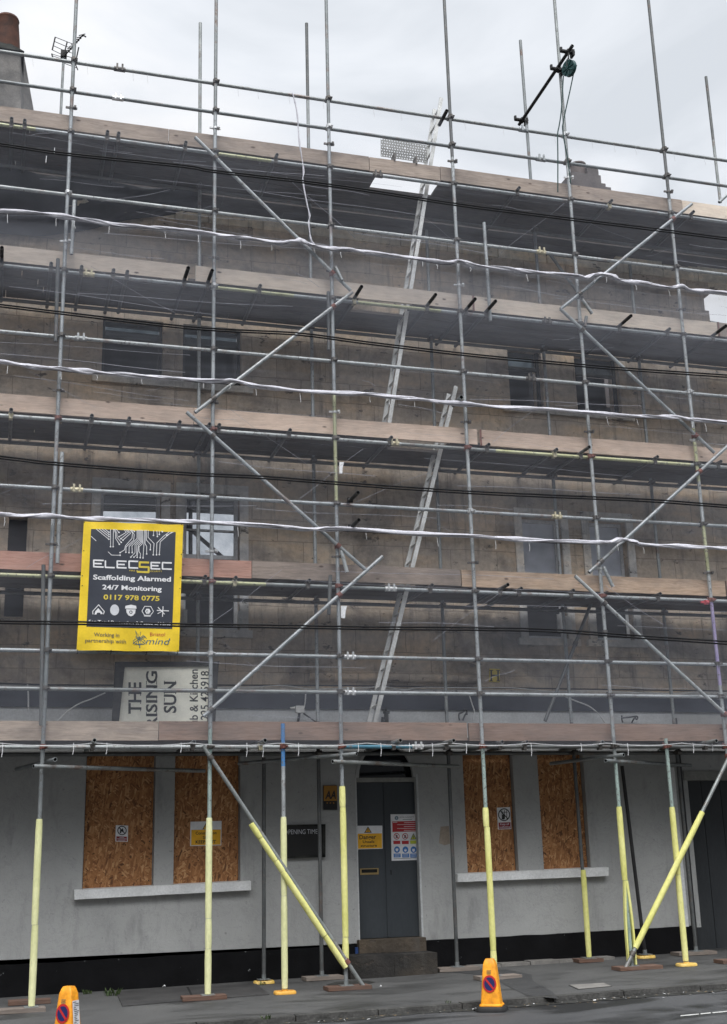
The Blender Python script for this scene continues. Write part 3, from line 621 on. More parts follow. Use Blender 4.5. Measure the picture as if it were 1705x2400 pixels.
build("chimney_pot", lathe(pc.x, 3.1, [(.225, zb_), (.20, zb_+.3), (.175, zt_-.07), (.185, zt_-.04), (.17, zt_), (.13, zt_), (.13, zt_-.3)]), M['pot'], c1)
Y2 = 4.2; rp = lambda x, y: at(x, y, Y2)
zc2 = rp(1400, 410).z
xl, xr = rp(1341, 420).x, rp(1409, 418).x
c2 = build("chimney", MB().box(xl, xr, Y2, Y2+.7, 8.5, zc2).box(xl-.05, xr+.06, Y2-.05, Y2+.75, zc2-.30, zc2-.2).box(xl-.1, xr+.14, Y2-.1, Y2+.8, zc2-.48, zc2-.30), M['stack2'], pub, flat=True)
a, b = rp(1370, 368), rp(1370, 408)
build("chimney_pot", lathe(a.x, Y2+.3, [(.15, zc2-.02), (.15, a.z-.04), (.165, a.z-.03), (.165, a.z), (.11, a.z), (.11, a.z-.2)]), M['palepot'], c2)
build("cap_block", MB().box(rp(1383, 400).x, rp(1409, 400).x, Y2+.1, Y2+.6, zc2+.001, rp(1395, 385).z), M['stack2'], c2)

# ------------------------------------------------------------------ scaffold grid
SX = [0.492, 2.410, 4.022, 5.870, 7.712, 9.381]
ZL = [2.786, 4.785, 6.766, 8.769, 10.774]                 # ledgers below the five lifts
LEDY = .052
LIFT = ["lowest", "second lowest", "middle", "second highest", "topmost"]
COUP = {}
def coupler_mesh(mname):
    if mname not in COUP:
        mb = MB(); n = 12
        mb.tube((0, 0, -.028), (0, 0, .028), .036, n); mb.tube((-.03, .052, 0), (.03, .052, 0), .036, n)
        mb.box(-.016, .016, -.058, -.03, -.02, .02); mb.tube((0, -.045, 0), (.052, -.045, 0), .010, 6); mb.box(.03, .052, -.03, .045, -.013, .013)
        mb.tube((.0, .052, .03), (0, .085, .05), .010, 6)
        me_o = build("coupler", mb, M[mname], origin=(0, 0, 0)); me = me_o.data; bpy.data.objects.remove(me_o); COUP[mname] = me
    return COUP[mname]
def add_coupler(parent, p, mname='coup', rot=0.0):
    o = bpy.data.objects.new("coupler", coupler_mesh(mname)); COL.objects.link(o); o.parent = parent
    o.location = Vector(p)-ORG[parent.name]; o.rotation_euler = (0, 0, rot); return o
def sleeve(parent, p, mname='coupgold', d=(1, 0, 0)):
    d = Vector(d).normalized(); p = Vector(p); mb = MB().tube(p-d*.075, p+d*.075, .034, 10)
    for k in (-.035, .035): mb.box(p.x+d.x*k-.012, p.x+d.x*k+.012, p.y-.05, p.y-.028, p.z-.035, p.z+.06)
    return build("sleeve_coupler", mb, M[mname], parent)
def foamparts(parent, a, b, m, r=.039, joints=(), name="foam_sleeve"):
    """foam wrap from a (top) to b (bottom) broken at joint fractions, slightly lumpy"""
    a, b = Vector(a), Vector(b); cuts = [0]+list(joints)+[1]
    for i in range(len(cuts)-1):
        mb = MB(); p = a.lerp(b, cuts[i]); q = a.lerp(b, cuts[i+1]); d = (q-p).normalized(); k = max(4, int((q-p).length/.12)); pts = []; rr = []
        off = Vector((random.uniform(-.004, .004), random.uniform(-.003, .003), 0))
        for j in range(k+1):
            t = j/k; pts.append(p.lerp(q, t)+off); rr.append(r*(1+.05*mnoise.noise((p.x*3+j*.7, i, p.z)))*(1-.10*(abs(t-.5)*2)**10))
        pts[0] += d*.004; mb.path(pts, rr, 16); mb.add([], [])
        s = d.cross(Vector((0, 1, 0))).normalized()
        build(name, mb, m, parent, sharp=50)
G1Z, G2Z = 11.872, 11.415
MIDS = [9.873, 7.870, 5.877]; LOWS = [3.895, 3.451]
RAILZ = ZL+[G1Z, G2Z]+MIDS+LOWS
def base_plate(parent, x, y, z, m='galv2'): build("base_plate", MB().box(x-.075, x+.075, y-.075, y+.075, z, z+.007).tube((x, y, z+.007), (x, y, z+.06), .028, 10), M[m], parent)
SOLE_T = .045
OUT = [ # x, base z, foam top (px), foam bottom (px), joints, foam mat, tube mats [(z, mat)], label
 (0, (72, 2366), (88, 1919), (72, 2362), (.575,), 'foam2', "outer scaffold upright beside the yellow alarm banner, split pale foam round its foot"),
 (1, (487, 2345), (489, 1916), (486, 2343), (.58, .75), 'foam2', "outer scaffold upright standing in front of the keep-out sign, pale foam foot"),
 (2, (809.5, 2318), (803, 1842), (810, 2266), (.12, .84), 'foam', "outer scaffold upright beside the double door, foam stopping above its bare foot"),
 (3, (1168, 2291), (1142, 1892), (1164, 2288), (.12, .86), 'foam', "outer scaffold upright whose foam foot stands behind the orange cone at the kerb"),
 (4, (1494, 2273), (1453, 1890), (1468, 2063), (), 'foam', "outer scaffold upright whose yellow foam hangs split open above its foot"),
 (5, (1722, 2262), (1712, 1890), (1722, 2255), (), 'foam', "outer scaffold upright stained purple midway, beyond the garage door trim")]
STD = []
SEGM = {0: [('galv2', 0, 4.4), ('galv', 4.4, 11.0), ('galv2', 11.0, 14.8)], 1: [('green', 0, 3.0), ('galv', 3.0, 11.4), ('galv2', 11.4, 15)],
        2: [('galv', 0, 5.9), ('yel', 5.9, 7.4), ('galv', 7.4, 11.4), ('galv2', 11.4, 15)], 3: [('green', 0, 2.8), ('galv', 2.8, 11.2), ('galvdark', 11.2, 15)],
        4: [('green', 0, 2.6), ('galv2', 2.6, 2.9), ('galv', 2.9, 11.3), ('galv2', 11.3, 15)], 5: [('galv', 0, 3.6), ('purple', 3.6, 4.75), ('galv', 4.75, 5.2), ('yel', 5.2, 5.9), ('galv', 5.9, 6.5), ('yel', 6.5, 7.3), ('galv', 7.3, 11), ('galvdark', 11, 15)]}
def standard(idx, x, y, zb, ztop, segs, label, lean=0.0, grp="outer uprights of the scaffold"):
    mb = MB(); mats = []; 
    for k, (mn, z0, z1) in enumerate(segs):
        z0 = max(z0, zb); z1 = min(z1, ztop)
        if z1 <= z0: continue
        mats.append(M[mn]); xa = x+lean*(z0-zb); xb = x+lean*(z1-zb)
        mb.tube((xa, y, z0), (xb, y, z1), .0245, 14, False, z1 == ztop, len(mats)-1)
    o = build("scaffold_standard", mb, mats, origin=(x, y, zb)); tag(o, label, "scaffold pole", grp); return o
for (i, bp, ft, fb, js, fm, lab) in OUT:
    x = SX[i]; zb = gz(x, 0)+SOLE_T+.007
    o = standard(i, x, 0, zb, 15.2, SEGM[i], lab); STD.append(o)
    for k, z in enumerate(RAILZ):
        add_coupler(o, (x, 0, z), 'couprust' if (k in (0, 1, 2) and (i+k) % 3 != 1) else ('coupsilver' if (i+k*2) % 7 == 0 else 'coup'))
    for z in (ZL[1]+.38, ZL[2]+.36, ZL[3]+.40, ZL[4]+.36):
        build("board_clip", MB().tube((x, 0, z-.014), (x, 0, z+.014), .034, 10).box(x-.075, x+.075, -.012, .012, z-.012, z+.012).box(x+.03, x+.06, -.05, .03, z-.006, z+.02), M['coupsilver'] if (i+int(z)) % 3 == 0 else M['coup'], o)
    a, b = at(*ft, 0), at(*fb, 0)
    foamparts(o, (x, 0, a.z), (x, 0, max(b.z, zb+.004)), M[fm], .0385, js)
    base_plate(o, x, 0, zb-.007)
# split foam hanging off the fifth upright
o = STD[4]; zt5 = at(1468, 2064, 0).z; zb5 = gz(SX[4], 0)+.06
for sg in (-1, 1):
    V = []; n = 12
    for i in range(n+1):
        t = i/n; sp_ = .012+.038*math.sin(min(1, t*1.25)*math.pi*.55); z = zt5+(zb5-zt5)*t; w = .034*(1-.35*t)
        xo = SX[4]+sg*sp_-.0; V += [(xo-w*.5, -.036, z), (xo+w*.5, -.03, z), (xo+w*.5, .012, z), (xo-w*.5, .006, z)]
    build("foam_flap", MB().add(V, [(4*i+k, 4*i+4+k, 4*i+4+(k+1) % 4, 4*i+(k+1) % 4) for i in range(n) for k in range(4)]+[(0, 1, 2, 3), (4*n, 4*n+3, 4*n+2, 4*n+1)]), M['foam'], o)
# spliced stub tubes lapped beside uprights
def stub(px0, px1, Y, mat, label, h0=False, h1=True, cat="scaffold tube", r=.0245):
    a, b = at(*px0, Y), at(*px1, Y); o = build("scaffold_tube", MB().tube(a, b, r, 14, h0, h1, 0, dark=1), [M[mat], M['bore']]); return tag(o, label, cat, "short lapped tubes on the scaffold")
stub((175, 470), (167.6, 596), -.01, 'galv', "short steel tube lapped beside the upright below the aerial, open end down")
stub((146, 1060), (135, 1320), -.01, 'galv', "open ended steel tube lapped beside the banner's upright over red boards")
stub((131, 800), (136.5, 607), .0, 'galvdark', "flat topped dark tube behind the second highest toe board near the chimney")
stub((97, 1700), (102.5, 1324), .02, 'galvdark', "dark tube lapped behind the banner's upright below the red board")
stub((771, 820), (770, 684), .02, 'galvdark', "short dark tube end beside the upright under the second highest boards")
stub((786, 625), (802, 657), -.09, 'galv', "short tube end sticking out where two braces meet by the white cord")
stub((1365, 702), (1388, 735), -.09, 'galv', "short tube end sticking out above the second highest boards near the blue-grey chimney")
stub((1416, 1332), (1437, 1375), -.09, 'galv', "short tube end sticking out over the scarred brown board")
stub((800, 1290), (814, 1341), -.04, 'galv', "short open tube hanging beside the upright over the second lowest boards")
stub((1375, 742), (1371, 765), .0, 'galv2', "stubby rusty tube top beside the brace under the second highest boards")
stub((775, 1348), (771, 1440), .03, 'galvdark', "dark tube stub beside the upright under the second lowest boards")
o = stub((1150, 752), (1135, 522), -.005, 'galv', "lone upright tube crossing the highest white net seam over bare stone")
# extra ground uprights
xb = at(665, 1900, 0).x
blue = standard(0, xb, 0, gz(xb, 0)+.05, at(664, 1696, 0).z, [('galv', 0, at(664, 1796, 0).z), ('blue', at(664, 1796, 0).z, 4)], "short upright painted blue at its top, pale foam below, on orange base", grp="short uprights under the lowest lift")
foamparts(blue, (xb, 0, at(665.6, 1914, 0).z), (xb, 0, gz(xb, 0)+.06), M['foam2'], .0375, (.47,)); add_coupler(blue, (xb, 0, ZL[0]), 'couprust')
x7 = at(1590, 2050, 0).x; s7 = standard(0, x7, 0, gz(x7, 0)+.05, at(1556, 1731, 0).z, [('green', 0, 4)], "short foam wrapped upright in front of the garage doorway", grp="short uprights under the lowest lift")
foamparts(s7, (x7, 0, at(1566, 1891, 0).z), (x7, 0, gz(x7, 0)+.06), M['foam'], .0385, (.45,)); add_coupler(s7, (x7, 0, ZL[0]), 'couprust')
# inner uprights
IY = 1.0
def inner(pxa, pxb, segs, label, foot=True, ground=True, top=True):
    a, b = at(*pxa, IY), at(*pxb, IY); x = (a.x+b.x)/2 if not ground else b.x
    zb = gz(x, IY)+SOLE_T+.007 if ground else b.z
    lean = (a.x-b.x)/max(1, (a.z-b.z))
    o = standard(0, b.x if ground else b.x, IY, zb, a.z, segs, label, lean, "inner uprights of the scaffold against the wall")
    for z in ZL:
        if zb < z < a.z: add_coupler(o, (b.x+lean*(z-zb), IY, z), 'coup', math.pi)
    if ground: base_plate(o, b.x, IY, zb-.007)
    return o
i2 = inner((470, 54), (464, 1560), [('galv', 0, 10.5), ('galv2', 10.5, 15)], "inner upright behind the keep-out window bay, its top standing clear against the sky", ground=False)
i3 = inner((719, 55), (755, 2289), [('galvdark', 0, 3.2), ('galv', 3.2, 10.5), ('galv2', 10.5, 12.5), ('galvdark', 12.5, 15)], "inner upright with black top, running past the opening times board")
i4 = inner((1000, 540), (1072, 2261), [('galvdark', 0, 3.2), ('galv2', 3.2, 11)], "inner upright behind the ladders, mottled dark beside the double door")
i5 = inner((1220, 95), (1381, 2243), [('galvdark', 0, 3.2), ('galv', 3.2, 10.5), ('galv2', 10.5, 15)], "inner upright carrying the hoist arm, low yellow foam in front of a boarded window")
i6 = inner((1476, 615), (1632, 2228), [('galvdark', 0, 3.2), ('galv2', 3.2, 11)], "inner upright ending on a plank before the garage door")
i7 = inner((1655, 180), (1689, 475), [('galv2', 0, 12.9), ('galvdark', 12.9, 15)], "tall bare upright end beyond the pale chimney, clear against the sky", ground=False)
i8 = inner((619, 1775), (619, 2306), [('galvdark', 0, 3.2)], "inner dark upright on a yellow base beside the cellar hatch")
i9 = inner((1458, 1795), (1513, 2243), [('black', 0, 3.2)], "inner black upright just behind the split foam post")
foamparts(i5, at(1367, 2038, IY), Vector((i5.location.x, IY, gz(i5.location.x, IY)+.06)), M['foam'], .037)
# mottled tape on inner upright number five
i5m = MB()
# ledgers and rails
XA, XB = -3.0, 12.2
def railrow(z, label, segs, sleeves, cat="scaffold tube", grp="long tubes along the scaffold face", name="scaffold_ledger", y=LEDY, sag=0):
    mb = MB(); mats = []; 
    for (x0, x1, mn) in segs:
        if M[mn] not in mats: mats.append(M[mn])
        mb.tube((x0, y, z), (x1, y, z), .0245, 12, False, False, mats.index(M[mn]))
    o = build(name, mb, mats, origin=((XA+XB)/2, y, z)); tag(o, label, cat, grp)
    for (xx, mn) in sleeves: sleeve(o, (xx, y, z), mn)
    return o
X = lambda px, py: at(px, py, LEDY).x
railrow(G1Z, "top guard rail tube running against the sky", [(XA, XB, 'galv2')], [(X(281, 157), 'coup'), (X(1228, 308), 'galv')], "guard rail", "guard rails of the topmost lift", "guard_rail")
railrow(G2Z, "lower guard rail tube against the sky, touching the perforated plate", [(XA, XB, 'galv2')], [(X(277, 224), 'coupsilver'), (X(1268, 375), 'galv')], "guard rail", "guard rails of the topmost lift", "guard_rail")
railrow(ZL[4], "ledger tube under the topmost toe boards, crossing the bright ladder gap", [(XA, .05, 'yel'), (.05, 2.45, 'galv'), (2.45, 3.2, 'yel'), (3.2, XB, 'galv')], [(X(885, 412), 'coup')])
railrow(MIDS[0], "mid rail tube running across the pale top courses of the stone wall", [(XA, XB, 'galv')], [(X(1268, 590), 'coupgold')], name="scaffold_rail")
railrow(ZL[3], "ledger tube under the second highest toe boards, yellow green along one length", [(XA, 2.42, 'galv'), (2.42, 3.5, 'yel'), (3.5, 4.4, 'galv'), (4.4, 5.6, 'yel'), (5.6, XB, 'galv')], [(X(208, 646), 'coupgold'), (X(1281, 755), 'coup')])
railrow(MIDS[1], "mid rail tube passing the burnt top floor windows", [(XA, XB, 'galv')], [(X(190, 788), 'galv'), (X(1244, 893), 'coup')], name="scaffold_rail")
railrow(ZL[2], "bright ledger tube under the middle toe boards, yellow beyond the ladders", [(XA, 4.95, 'galv'), (4.95, 6.3, 'galv2'), (6.3, 9.3, 'yel'), (9.3, XB, 'galv')], [(X(923, 1042), 'coupgold')])
railrow(MIDS[2], "mid rail tube crossing the tops of the tall sash windows", [(XA, XB, 'galv')], [(X(180, 1147), 'coupgold'), (X(1305, 1212), 'coupgold')], name="scaffold_rail")
railrow(ZL[1], "ledger tube under the second lowest toe boards, behind the alarm banner", [(XA, 2.3, 'yel'), (2.3, 3.1, 'yel'), (3.1, 4.9, 'galv2'), (4.9, XB, 'galv')], [(X(916, 1377), 'coupsilver')])
railrow(LOWS[0], "rail tube level with the bottom hem of the alarm banner", [(XA, XB, 'galv')], [(X(820, 1535), 'coupsilver')], name="scaffold_rail")
railrow(LOWS[1], "bright rail tube in front of the navy fascia band", [(XA, 4.1, 'galv2'), (4.1, XB, 'galv')], [(X(820, 1620), 'coupsilver')], name="scaffold_rail")
railrow(ZL[0], "lowest ledger tube hung with white cable ties, teal by the door", [(XA, 4.05, 'galv'), (4.05, 5.0, 'teal'), (5.0, XB, 'galvdark')], [(X(979, 1749), 'coupsilver')])
for k in range(5):
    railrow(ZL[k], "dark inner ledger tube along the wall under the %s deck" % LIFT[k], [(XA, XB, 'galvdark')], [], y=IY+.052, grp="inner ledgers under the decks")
# transoms
TR = {0: [(222, 1738, 1), (455, 1736, 0), (622, 1732, 1), (939, 1734, 1), (1064, 1734, 1), (1178, 1736, 0), (1236, 1738, 0), (1413, 1736, 0), (1680, 1738, 1)],
      1: [(482, 1352, 0), (553.6, 1355, 0), (726, 1360, 0), (1013.6, 1371, 0), (1191, 1369, 1), (1223, 1384, 0), (1345, 1387, 0), (1549, 1394, 0)],
      2: [(26.5, 964, 0), (216, 979, 0), (304, 973, 0), (422, 995, 0), (492, 990, 0), (515, 997, 0), (681, 1013, 0), (918, 1019, 0), (1147, 1047, 0), (1306, 1057, 0), (1382, 1050, 1), (1542, 1071, 0), (1691, 1083, 0)],
      3: [(5.5, 571, 2), (120.5, 621, 0), (192, 630, 0), (267, 633, 0), (299, 654, 0), (442, 620, 2), (498, 633, 2), (611, 674, 0), (848, 665, 2), (1021.5, 686, 2), (1114, 694, 2), (1162, 702, 2), (1479, 730, 2), (1571, 776, 0), (1701, 753, 2)],
      4: [(28, 275, 0), (59, 279, 0), (253, 306, 0), (279, 311, 0), (436.6, 328, 0), (650, 365, 0), (1219, 457, 0), (1435, 473, 0), (1627, 499, 0)]}
def solveY(px, py, z):
    d = ray(px, py); return CAM.y + d.y*((z-CAM.z)/d.z)
for k, lst in TR.items():
    z = ZL[k]+.05
    for n_, (px, py, typ) in enumerate(lst):
        ye = {0: -.05, 1: -.24, 2: -.33}[typ]; x = at(px, py, ye).x
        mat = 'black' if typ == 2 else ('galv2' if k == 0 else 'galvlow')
        inn = 1.27 if (px*7) % 3 < 2 else 1.22
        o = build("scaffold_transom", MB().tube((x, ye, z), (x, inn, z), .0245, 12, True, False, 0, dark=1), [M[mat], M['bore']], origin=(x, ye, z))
        tag(o, "%s transom tube end under the %s toe boards, %s along from the terracotta chimney" % ('black' if typ == 2 else 'steel', LIFT[k], ORD[n_] if n_ < 12 else ('thirteenth', 'fourteenth', 'fifteenth')[n_-12]), "scaffold tube", "transom tubes under the %s lift" % LIFT[k])
        build("clip", MB().box(x-.022, x+.022, LEDY-.04, LEDY+.04, z-.09, z-.05).tube((x, LEDY-.03, z-.03), (x, LEDY+.03, z-.03), .032, 8), M['coupgold'] if (n_+k) % 9 == 2 else M['coup'], o)
# decks
def deck(k, gaps, ymax=1.22, extra=None, label=""):
    mb = MB(); z0 = ZL[k]+.076; ys = .095; j = 0
    while ys < ymax-.1:
        w = .222 if k in (0, 4) else .199; ye = ys+w
        cut = [g for g in gaps if ys < g[3] and ye > g[2]]
        x = XA
        stops = sorted(cut)
        pieces = []; cur = XA
        for g in stops:
            pieces.append((cur, g[0])); cur = g[1]
        pieces.append((cur, XB))
        for (a, b) in pieces:
            t = a
            while t < b-.05:
                l = min(random.uniform(2.6, 3.9), b-t); zz = z0+random.uniform(0, .006); mb.box(t+.004, t+l-.004, ys, ye, zz, zz+.038); t += l
        ys = ye+random.uniform(.005, .015); j += 1
    if extra: extra(mb, z0)
    o = build("scaffold_deck", mb, M['deck'], origin=((XA+XB)/2, .6, z0), flat=True); return tag(o, label, "scaffold deck", "board decks of the scaffold")
dk = lambda px0, px1, py, Y0, Y1: (at(px0, py, Y0).x, at(px1, py, Y0).x, Y0, Y1)
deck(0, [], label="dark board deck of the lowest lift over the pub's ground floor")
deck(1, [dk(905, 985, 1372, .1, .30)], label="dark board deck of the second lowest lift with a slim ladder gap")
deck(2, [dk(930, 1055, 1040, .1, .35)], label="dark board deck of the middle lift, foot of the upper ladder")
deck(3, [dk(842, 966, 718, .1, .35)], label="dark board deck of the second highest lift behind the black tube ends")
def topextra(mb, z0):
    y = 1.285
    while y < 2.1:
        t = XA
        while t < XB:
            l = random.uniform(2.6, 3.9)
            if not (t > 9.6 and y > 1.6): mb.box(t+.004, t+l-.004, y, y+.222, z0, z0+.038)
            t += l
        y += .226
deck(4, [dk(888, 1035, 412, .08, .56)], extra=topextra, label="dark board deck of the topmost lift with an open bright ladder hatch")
# dark sheet lining hung below the top deck at the chimney end
ls = MB(); nx, nz_ = 40, 14; V = []
for j in range(nz_+1):
    for i in range(nx+1):
        x = -3+5.4*i/nx; z = 10.84-(j/nz_)*(1.0 if x < .2 else max(.25, 1.0-.34*(x-.2)))
        V.append((x, 1.235+.035*math.sin((x*4+j*.55)*1.3)+.03*mnoise.noise((x*2.0, j*.35, 0)), z))
ls.add(V, [(j*(nx+1)+i, j*(nx+1)+i+1, (j+1)*(nx+1)+i+1, (j+1)*(nx+1)+i) for j in range(nz_) for i in range(nx)])
M['sheet'] = stained('dark_sheeting', (.012, .012, .015), (.034, .034, .040), 2.5, .55)
tag(build("dark_sheeting", ls, M['sheet'], origin=(0, 1.23, 9.8), recalc=False), "dark creased sheeting hung under the topmost deck near the chimney", "sheeting")
# toe boards
TB = {4: [(-2.6, 396, 'woodB', "old grey toe board of the topmost lift, nearest the terracotta chimney"), (396, 866, 'woodB', "topmost toe board in front of the two lone inner uprights"), (866, 1032, 'woodB', "short topmost toe board carrying the perforated plate"), (1032, 1595, 'woodB', "topmost toe board passing in front of the pale chimney"), (1595, 9999, 'woodA', "fresher topmost toe board beyond the pale chimney")],
      3: [(-2.6, 442, 'woodA', "pale knotty board of the second highest lift, above the wide gold coupler"), (458, 1106, 'woodA', "long pale board of the second highest lift, behind the upper ladder"), (1106, 1677, 'woodA', "second highest board above the dull yellow-marked upright, under the black tube ends"), (1677, 9999, 'woodB', "end board of the second highest lift by the broken wall edge")],
      2: [(-2.6, 455, 'woodP', "reddish pine board of the middle lift below the burnt left-hand windows"), (455, 1119, 'woodP', "long orange pine board of the middle lift, crossing both ladders"), (1124, 9999, 'woodP', "rosy pine board of the middle lift nearest the wall's broken edge")],
      1: [(-2.6, 591, 'woodC', "red stained board of the second lowest lift behind the alarm banner"), (591, 1081, 'woodB', "plain sawn board of the second lowest lift, in front of the lower ladder"), (1083, 1701, 'woodE', "scarred brown board of the second lowest lift, paint chipped"), (1704, 9999, 'woodD', "short dark board end of the second lowest lift beside the purple upright")],
      0: [(-2.6, 372, 'woodB', "scuffed grey board of the lowest lift below the banner's upright"), (372, 1096, 'woodD', "brown board of the lowest lift under the pub name sign"), (1099, 9999, 'woodD', "dark stained board of the lowest lift above the boarded windows by the garage")]}
pyl = {4: 340, 3: 640, 2: 980, 1: 1350, 0: 1710}
for k, lst in TB.items():
    for n_, (a, b, mn, lab) in enumerate(lst):
        x0 = XA if a < 0 else at(a, pyl[k]+(a-500)*.09*(k/4), .08).x; x1 = XB if b > 5000 else at(b, pyl[k]+(b-500)*.09*(k/4), .08).x
        z0 = ZL[k]+.078+.005*(n_ % 2); nn_ = max(3, int((x1-x0)/.25)); V = []
        for i in range(nn_+1):
            x = x0+.004+(x1-x0-.008)*i/nn_; j = .006*mnoise.noise((x*.8, k, n_)); jj = .003*mnoise.noise((x*4, k, n_+9))
            V += [(x, .083+j, z0+jj), (x, .121+j, z0+jj), (x, .121+j, z0+.222+jj), (x, .083+j, z0+.222+jj)]
        mb = MB().add(V, [(4*i+q, 4*i+4+q, 4*i+4+(q+1) % 4, 4*i+(q+1) % 4) for i in range(nn_) for q in range(4)]+[(0, 1, 2, 3), (4*nn_, 4*nn_+3, 4*nn_+2, 4*nn_+1)])
        o = build("toe_board", mb, M[mn], sharp=30); tag(o, lab.replace("left-hand ", ""), "toe board", "toe boards of the scaffold")
        ends = MB()
        if k in (2, 3) and a > 500: ends.box(x0+.006, x0+.030, .0775, .1265, z0-.005, z0+.2275); build("end_band", ends, M['couprust'], o)
# braces
def brace(pa, pb, Y, lab, mat='galv', foam=None, h0=True, h1=True):
    a, b = at(*pa, Y), at(*pb, Y)
    o = build("scaffold_brace", MB().tube(a, b, .0245, 14, h0, h1, 0, dark=1), [M[mat], M['bore']]); tag(o, lab, "scaffold brace", "diagonal braces on the scaffold face")
    if foam: foamparts(o, at(*foam[0], Y), at(*foam[1], Y), M['foam'], .038, foam[2])
    d = (b-a).normalized()
    for sx in SX:
        t = (sx-a.x)/(b.x-a.x) if abs(b.x-a.x) > .05 else -1
        if .03 < t < .97:
            p = a.lerp(b, t); build("swivel_coupler", MB().tube(p-d*.028, p+d*.028, .036, 10).tube((sx, 0, p.z-.028), (sx, 0, p.z+.028), .035, 10), M['coup'] if int(sx*3) % 2 else M['couprust'], o)
    return o
bY = -.052
brace((457.8, 321.7), (822, 680.6), bY, "brace descending from the topmost boards past the white cord")
brace((826, 684.6), (457.8, 966.8), bY, "bright brace slanting down across the burnt top floor windows")
brace((438, 966), (858, 1336), bY, "brace descending from the middle boards to the second lowest boards near a ladder")
brace((897, 1304), (477.6, 1679), bY, "brace slanting down to the pub name sign from the lower ladder")
brace((476, 1748), (853.6, 2314), bY, "foam wrapped brace slanting down to the pavement beside the double door", 'galv2', ((589, 1929.6), (811, 2267), (.1, .26, .34, .78)))
brace((1621.8, 478), (1314.7, 724), bY, "brace below the topmost boards, lifting the white net seam into a peak")
brace((1313.4, 724), (1674.8, 1060.8), bY, "brace crossing the upper windows near the broken wall edge")
brace((1760, 996), (1381, 1341.6), bY, "brace rising out of view over the tall windows by the broken edge")
brace((1347.8, 1349.6), (1745, 1715), bY, "bright brace descending from the scarred brown board towards the garage")
brace((1722, 1748), (1464, 2275), bY, "foam wrapped brace rising over the garage door from a plank", 'galv2', ((1647, 1903), (1489.5, 2222), ()))
brace((1735, 429), (1686, 474), .6, "short brace end standing above the topmost boards beyond the pale chimney")
brace((1291, 598), (1352, 682), .95, "dim brace behind the net near the wall's pale top courses", 'galv2')
brace((1389, 1406), (1278, 1690), .9, "dark leaning tube behind the net beside the ragged mottled upright", 'galvdark')
brace((1700, 762), (1665, 755), .7, "stub of brace crossing beyond the broken wall edge", 'galv')
# stray short tubes by the door upright, and under-deck tubes on the lowest lift
def pole2(a, b, lab, mat='galv2'):
    o = build("scaffold_tube", MB().tube(a, b, .0245, 12, True, True, 0, dark=1), [M[mat], M['bore']]); return tag(o, lab, "scaffold tube", "plan brace tubes under the lowest lift")
for i, (p, q, lab) in enumerate([((130, 1780), (40, 1788), "crossing tube under the lowest deck at the banner's upright, upper of two"), ((79, 1796), (480, 1812), "crossing tube under the lowest deck running over the boarded windows"),
     ((836, 1767), (560, 1786), "crossing tube under the lowest deck beside the fanlight, upper of two"), ((780, 1785), (1075, 1797), "crossing tube running under the lowest deck over the double door"),
     ((1462, 1769), (1290, 1776), "crossing tube under the lowest deck near the garage, upper of two"), ((1420, 1783), (1620, 1799), "crossing tube under the lowest deck reaching towards the garage lintel")]):
    ya, yb = (-.14, 1.05); a = at(*p, ya); b = at(*q, yb); b.z = a.z+(.02 if i % 2 else -.02); a.z = a.z; pole2(a, b, lab, 'galv2')
for (p0, p1, lab) in (((823, 1187), (836, 1158), "black tube end with coupler sticking out below the mid rail by the white tags"), ((822, 1236), (838, 1222), "black tube end sticking out just above the lowest white net seam by the door upright")):
    b = at(*p1, -.35); o = build("scaffold_tube", MB().tube((b.x, .1, b.z), (b.x, -.42, b.z), .0245, 12, False, True, 0, dark=1), [M['black'], M['bore']]); tag(o, lab, "scaffold tube", "black tube ends through the net")
    build("coupler", MB().tube((b.x-.035, -.1, b.z-.01), (b.x+.02, -.1, b.z-.01), .032, 8).box(b.x-.05, b.x-.02, -.12, -.08, b.z-.02, b.z+.02), M['iron'], o)
p = at(1082, 931, -.2); o = build("scaffold_tube", MB().tube((p.x, -.2, p.z), (p.x, .12, p.z), .03, 12, True, False, 0, dark=1), [M['galv2'], M['bore']]); tag(o, "open tube end clamped beside the top of the lower ladder", "scaffold tube")
p = at(1048, 259, -.25); o = build("scaffold_tube", MB().tube((p.x, -.25, p.z), (p.x, .08, p.z-.03), .027, 12, True, False, 0, dark=1), [M['black'], M['bore']]); tag(o, "black tube end at the guard rail beside the top of the upper ladder", "scaffold tube")

for (p0, p1, lab) in (((225, 1193), (570, 1199), "dark tube inside the shell seen across the white window openings"), ((447, 1150), (447, 1304), "dark upright tube inside the shell seen through the white window"), ((432, 1228), (522, 1306), "dark sloping tube inside the shell seen through the white window")):
    o = build("scaffold_tube", MB().tube(at(*p0, 2.1), at(*p1, 2.1), .03, 10), M['galvdark']); tag(o, lab, "scaffold tube", "tubes inside the gutted shell")

# sole boards and base pads
def sole(px0, px1, py, Y, lab, mat='sole', rot=0.0):
    a, b = at(px0, py, Y), at(px1, py, Y); x0, x1 = a.x, b.x; c = (x0+x1)/2; z = gz(c, Y); mb = MB()
    w = .115; pts = [(-(x1-x0)/2, -w), ((x1-x0)/2, -w), ((x1-x0)/2, w), (-(x1-x0)/2, w)]; cr_, sr = math.cos(rot), math.sin(rot)
    mb.prism([(c+u*cr_-v*sr, Y+u*sr+v*cr_, z+.002) for u, v in pts], (0, 0, SOLE_T-.003)); o = build("sole_board", mb, M[mat]); return tag(o, lab, "sole board", "timber sole boards under the uprights")
sole(-25, 106, 2372, 0, "pale timber sole board under the upright by the partly cropped cone", 'soleg', .03)
sole(20, 119, 2340, .62, "dark timber offcut lying by the plinth beyond the cropped cone", 'sole')
sole(426, 529, 2350, 0, "brown timber sole board under the keep-out window's upright", 'sole', -.03)
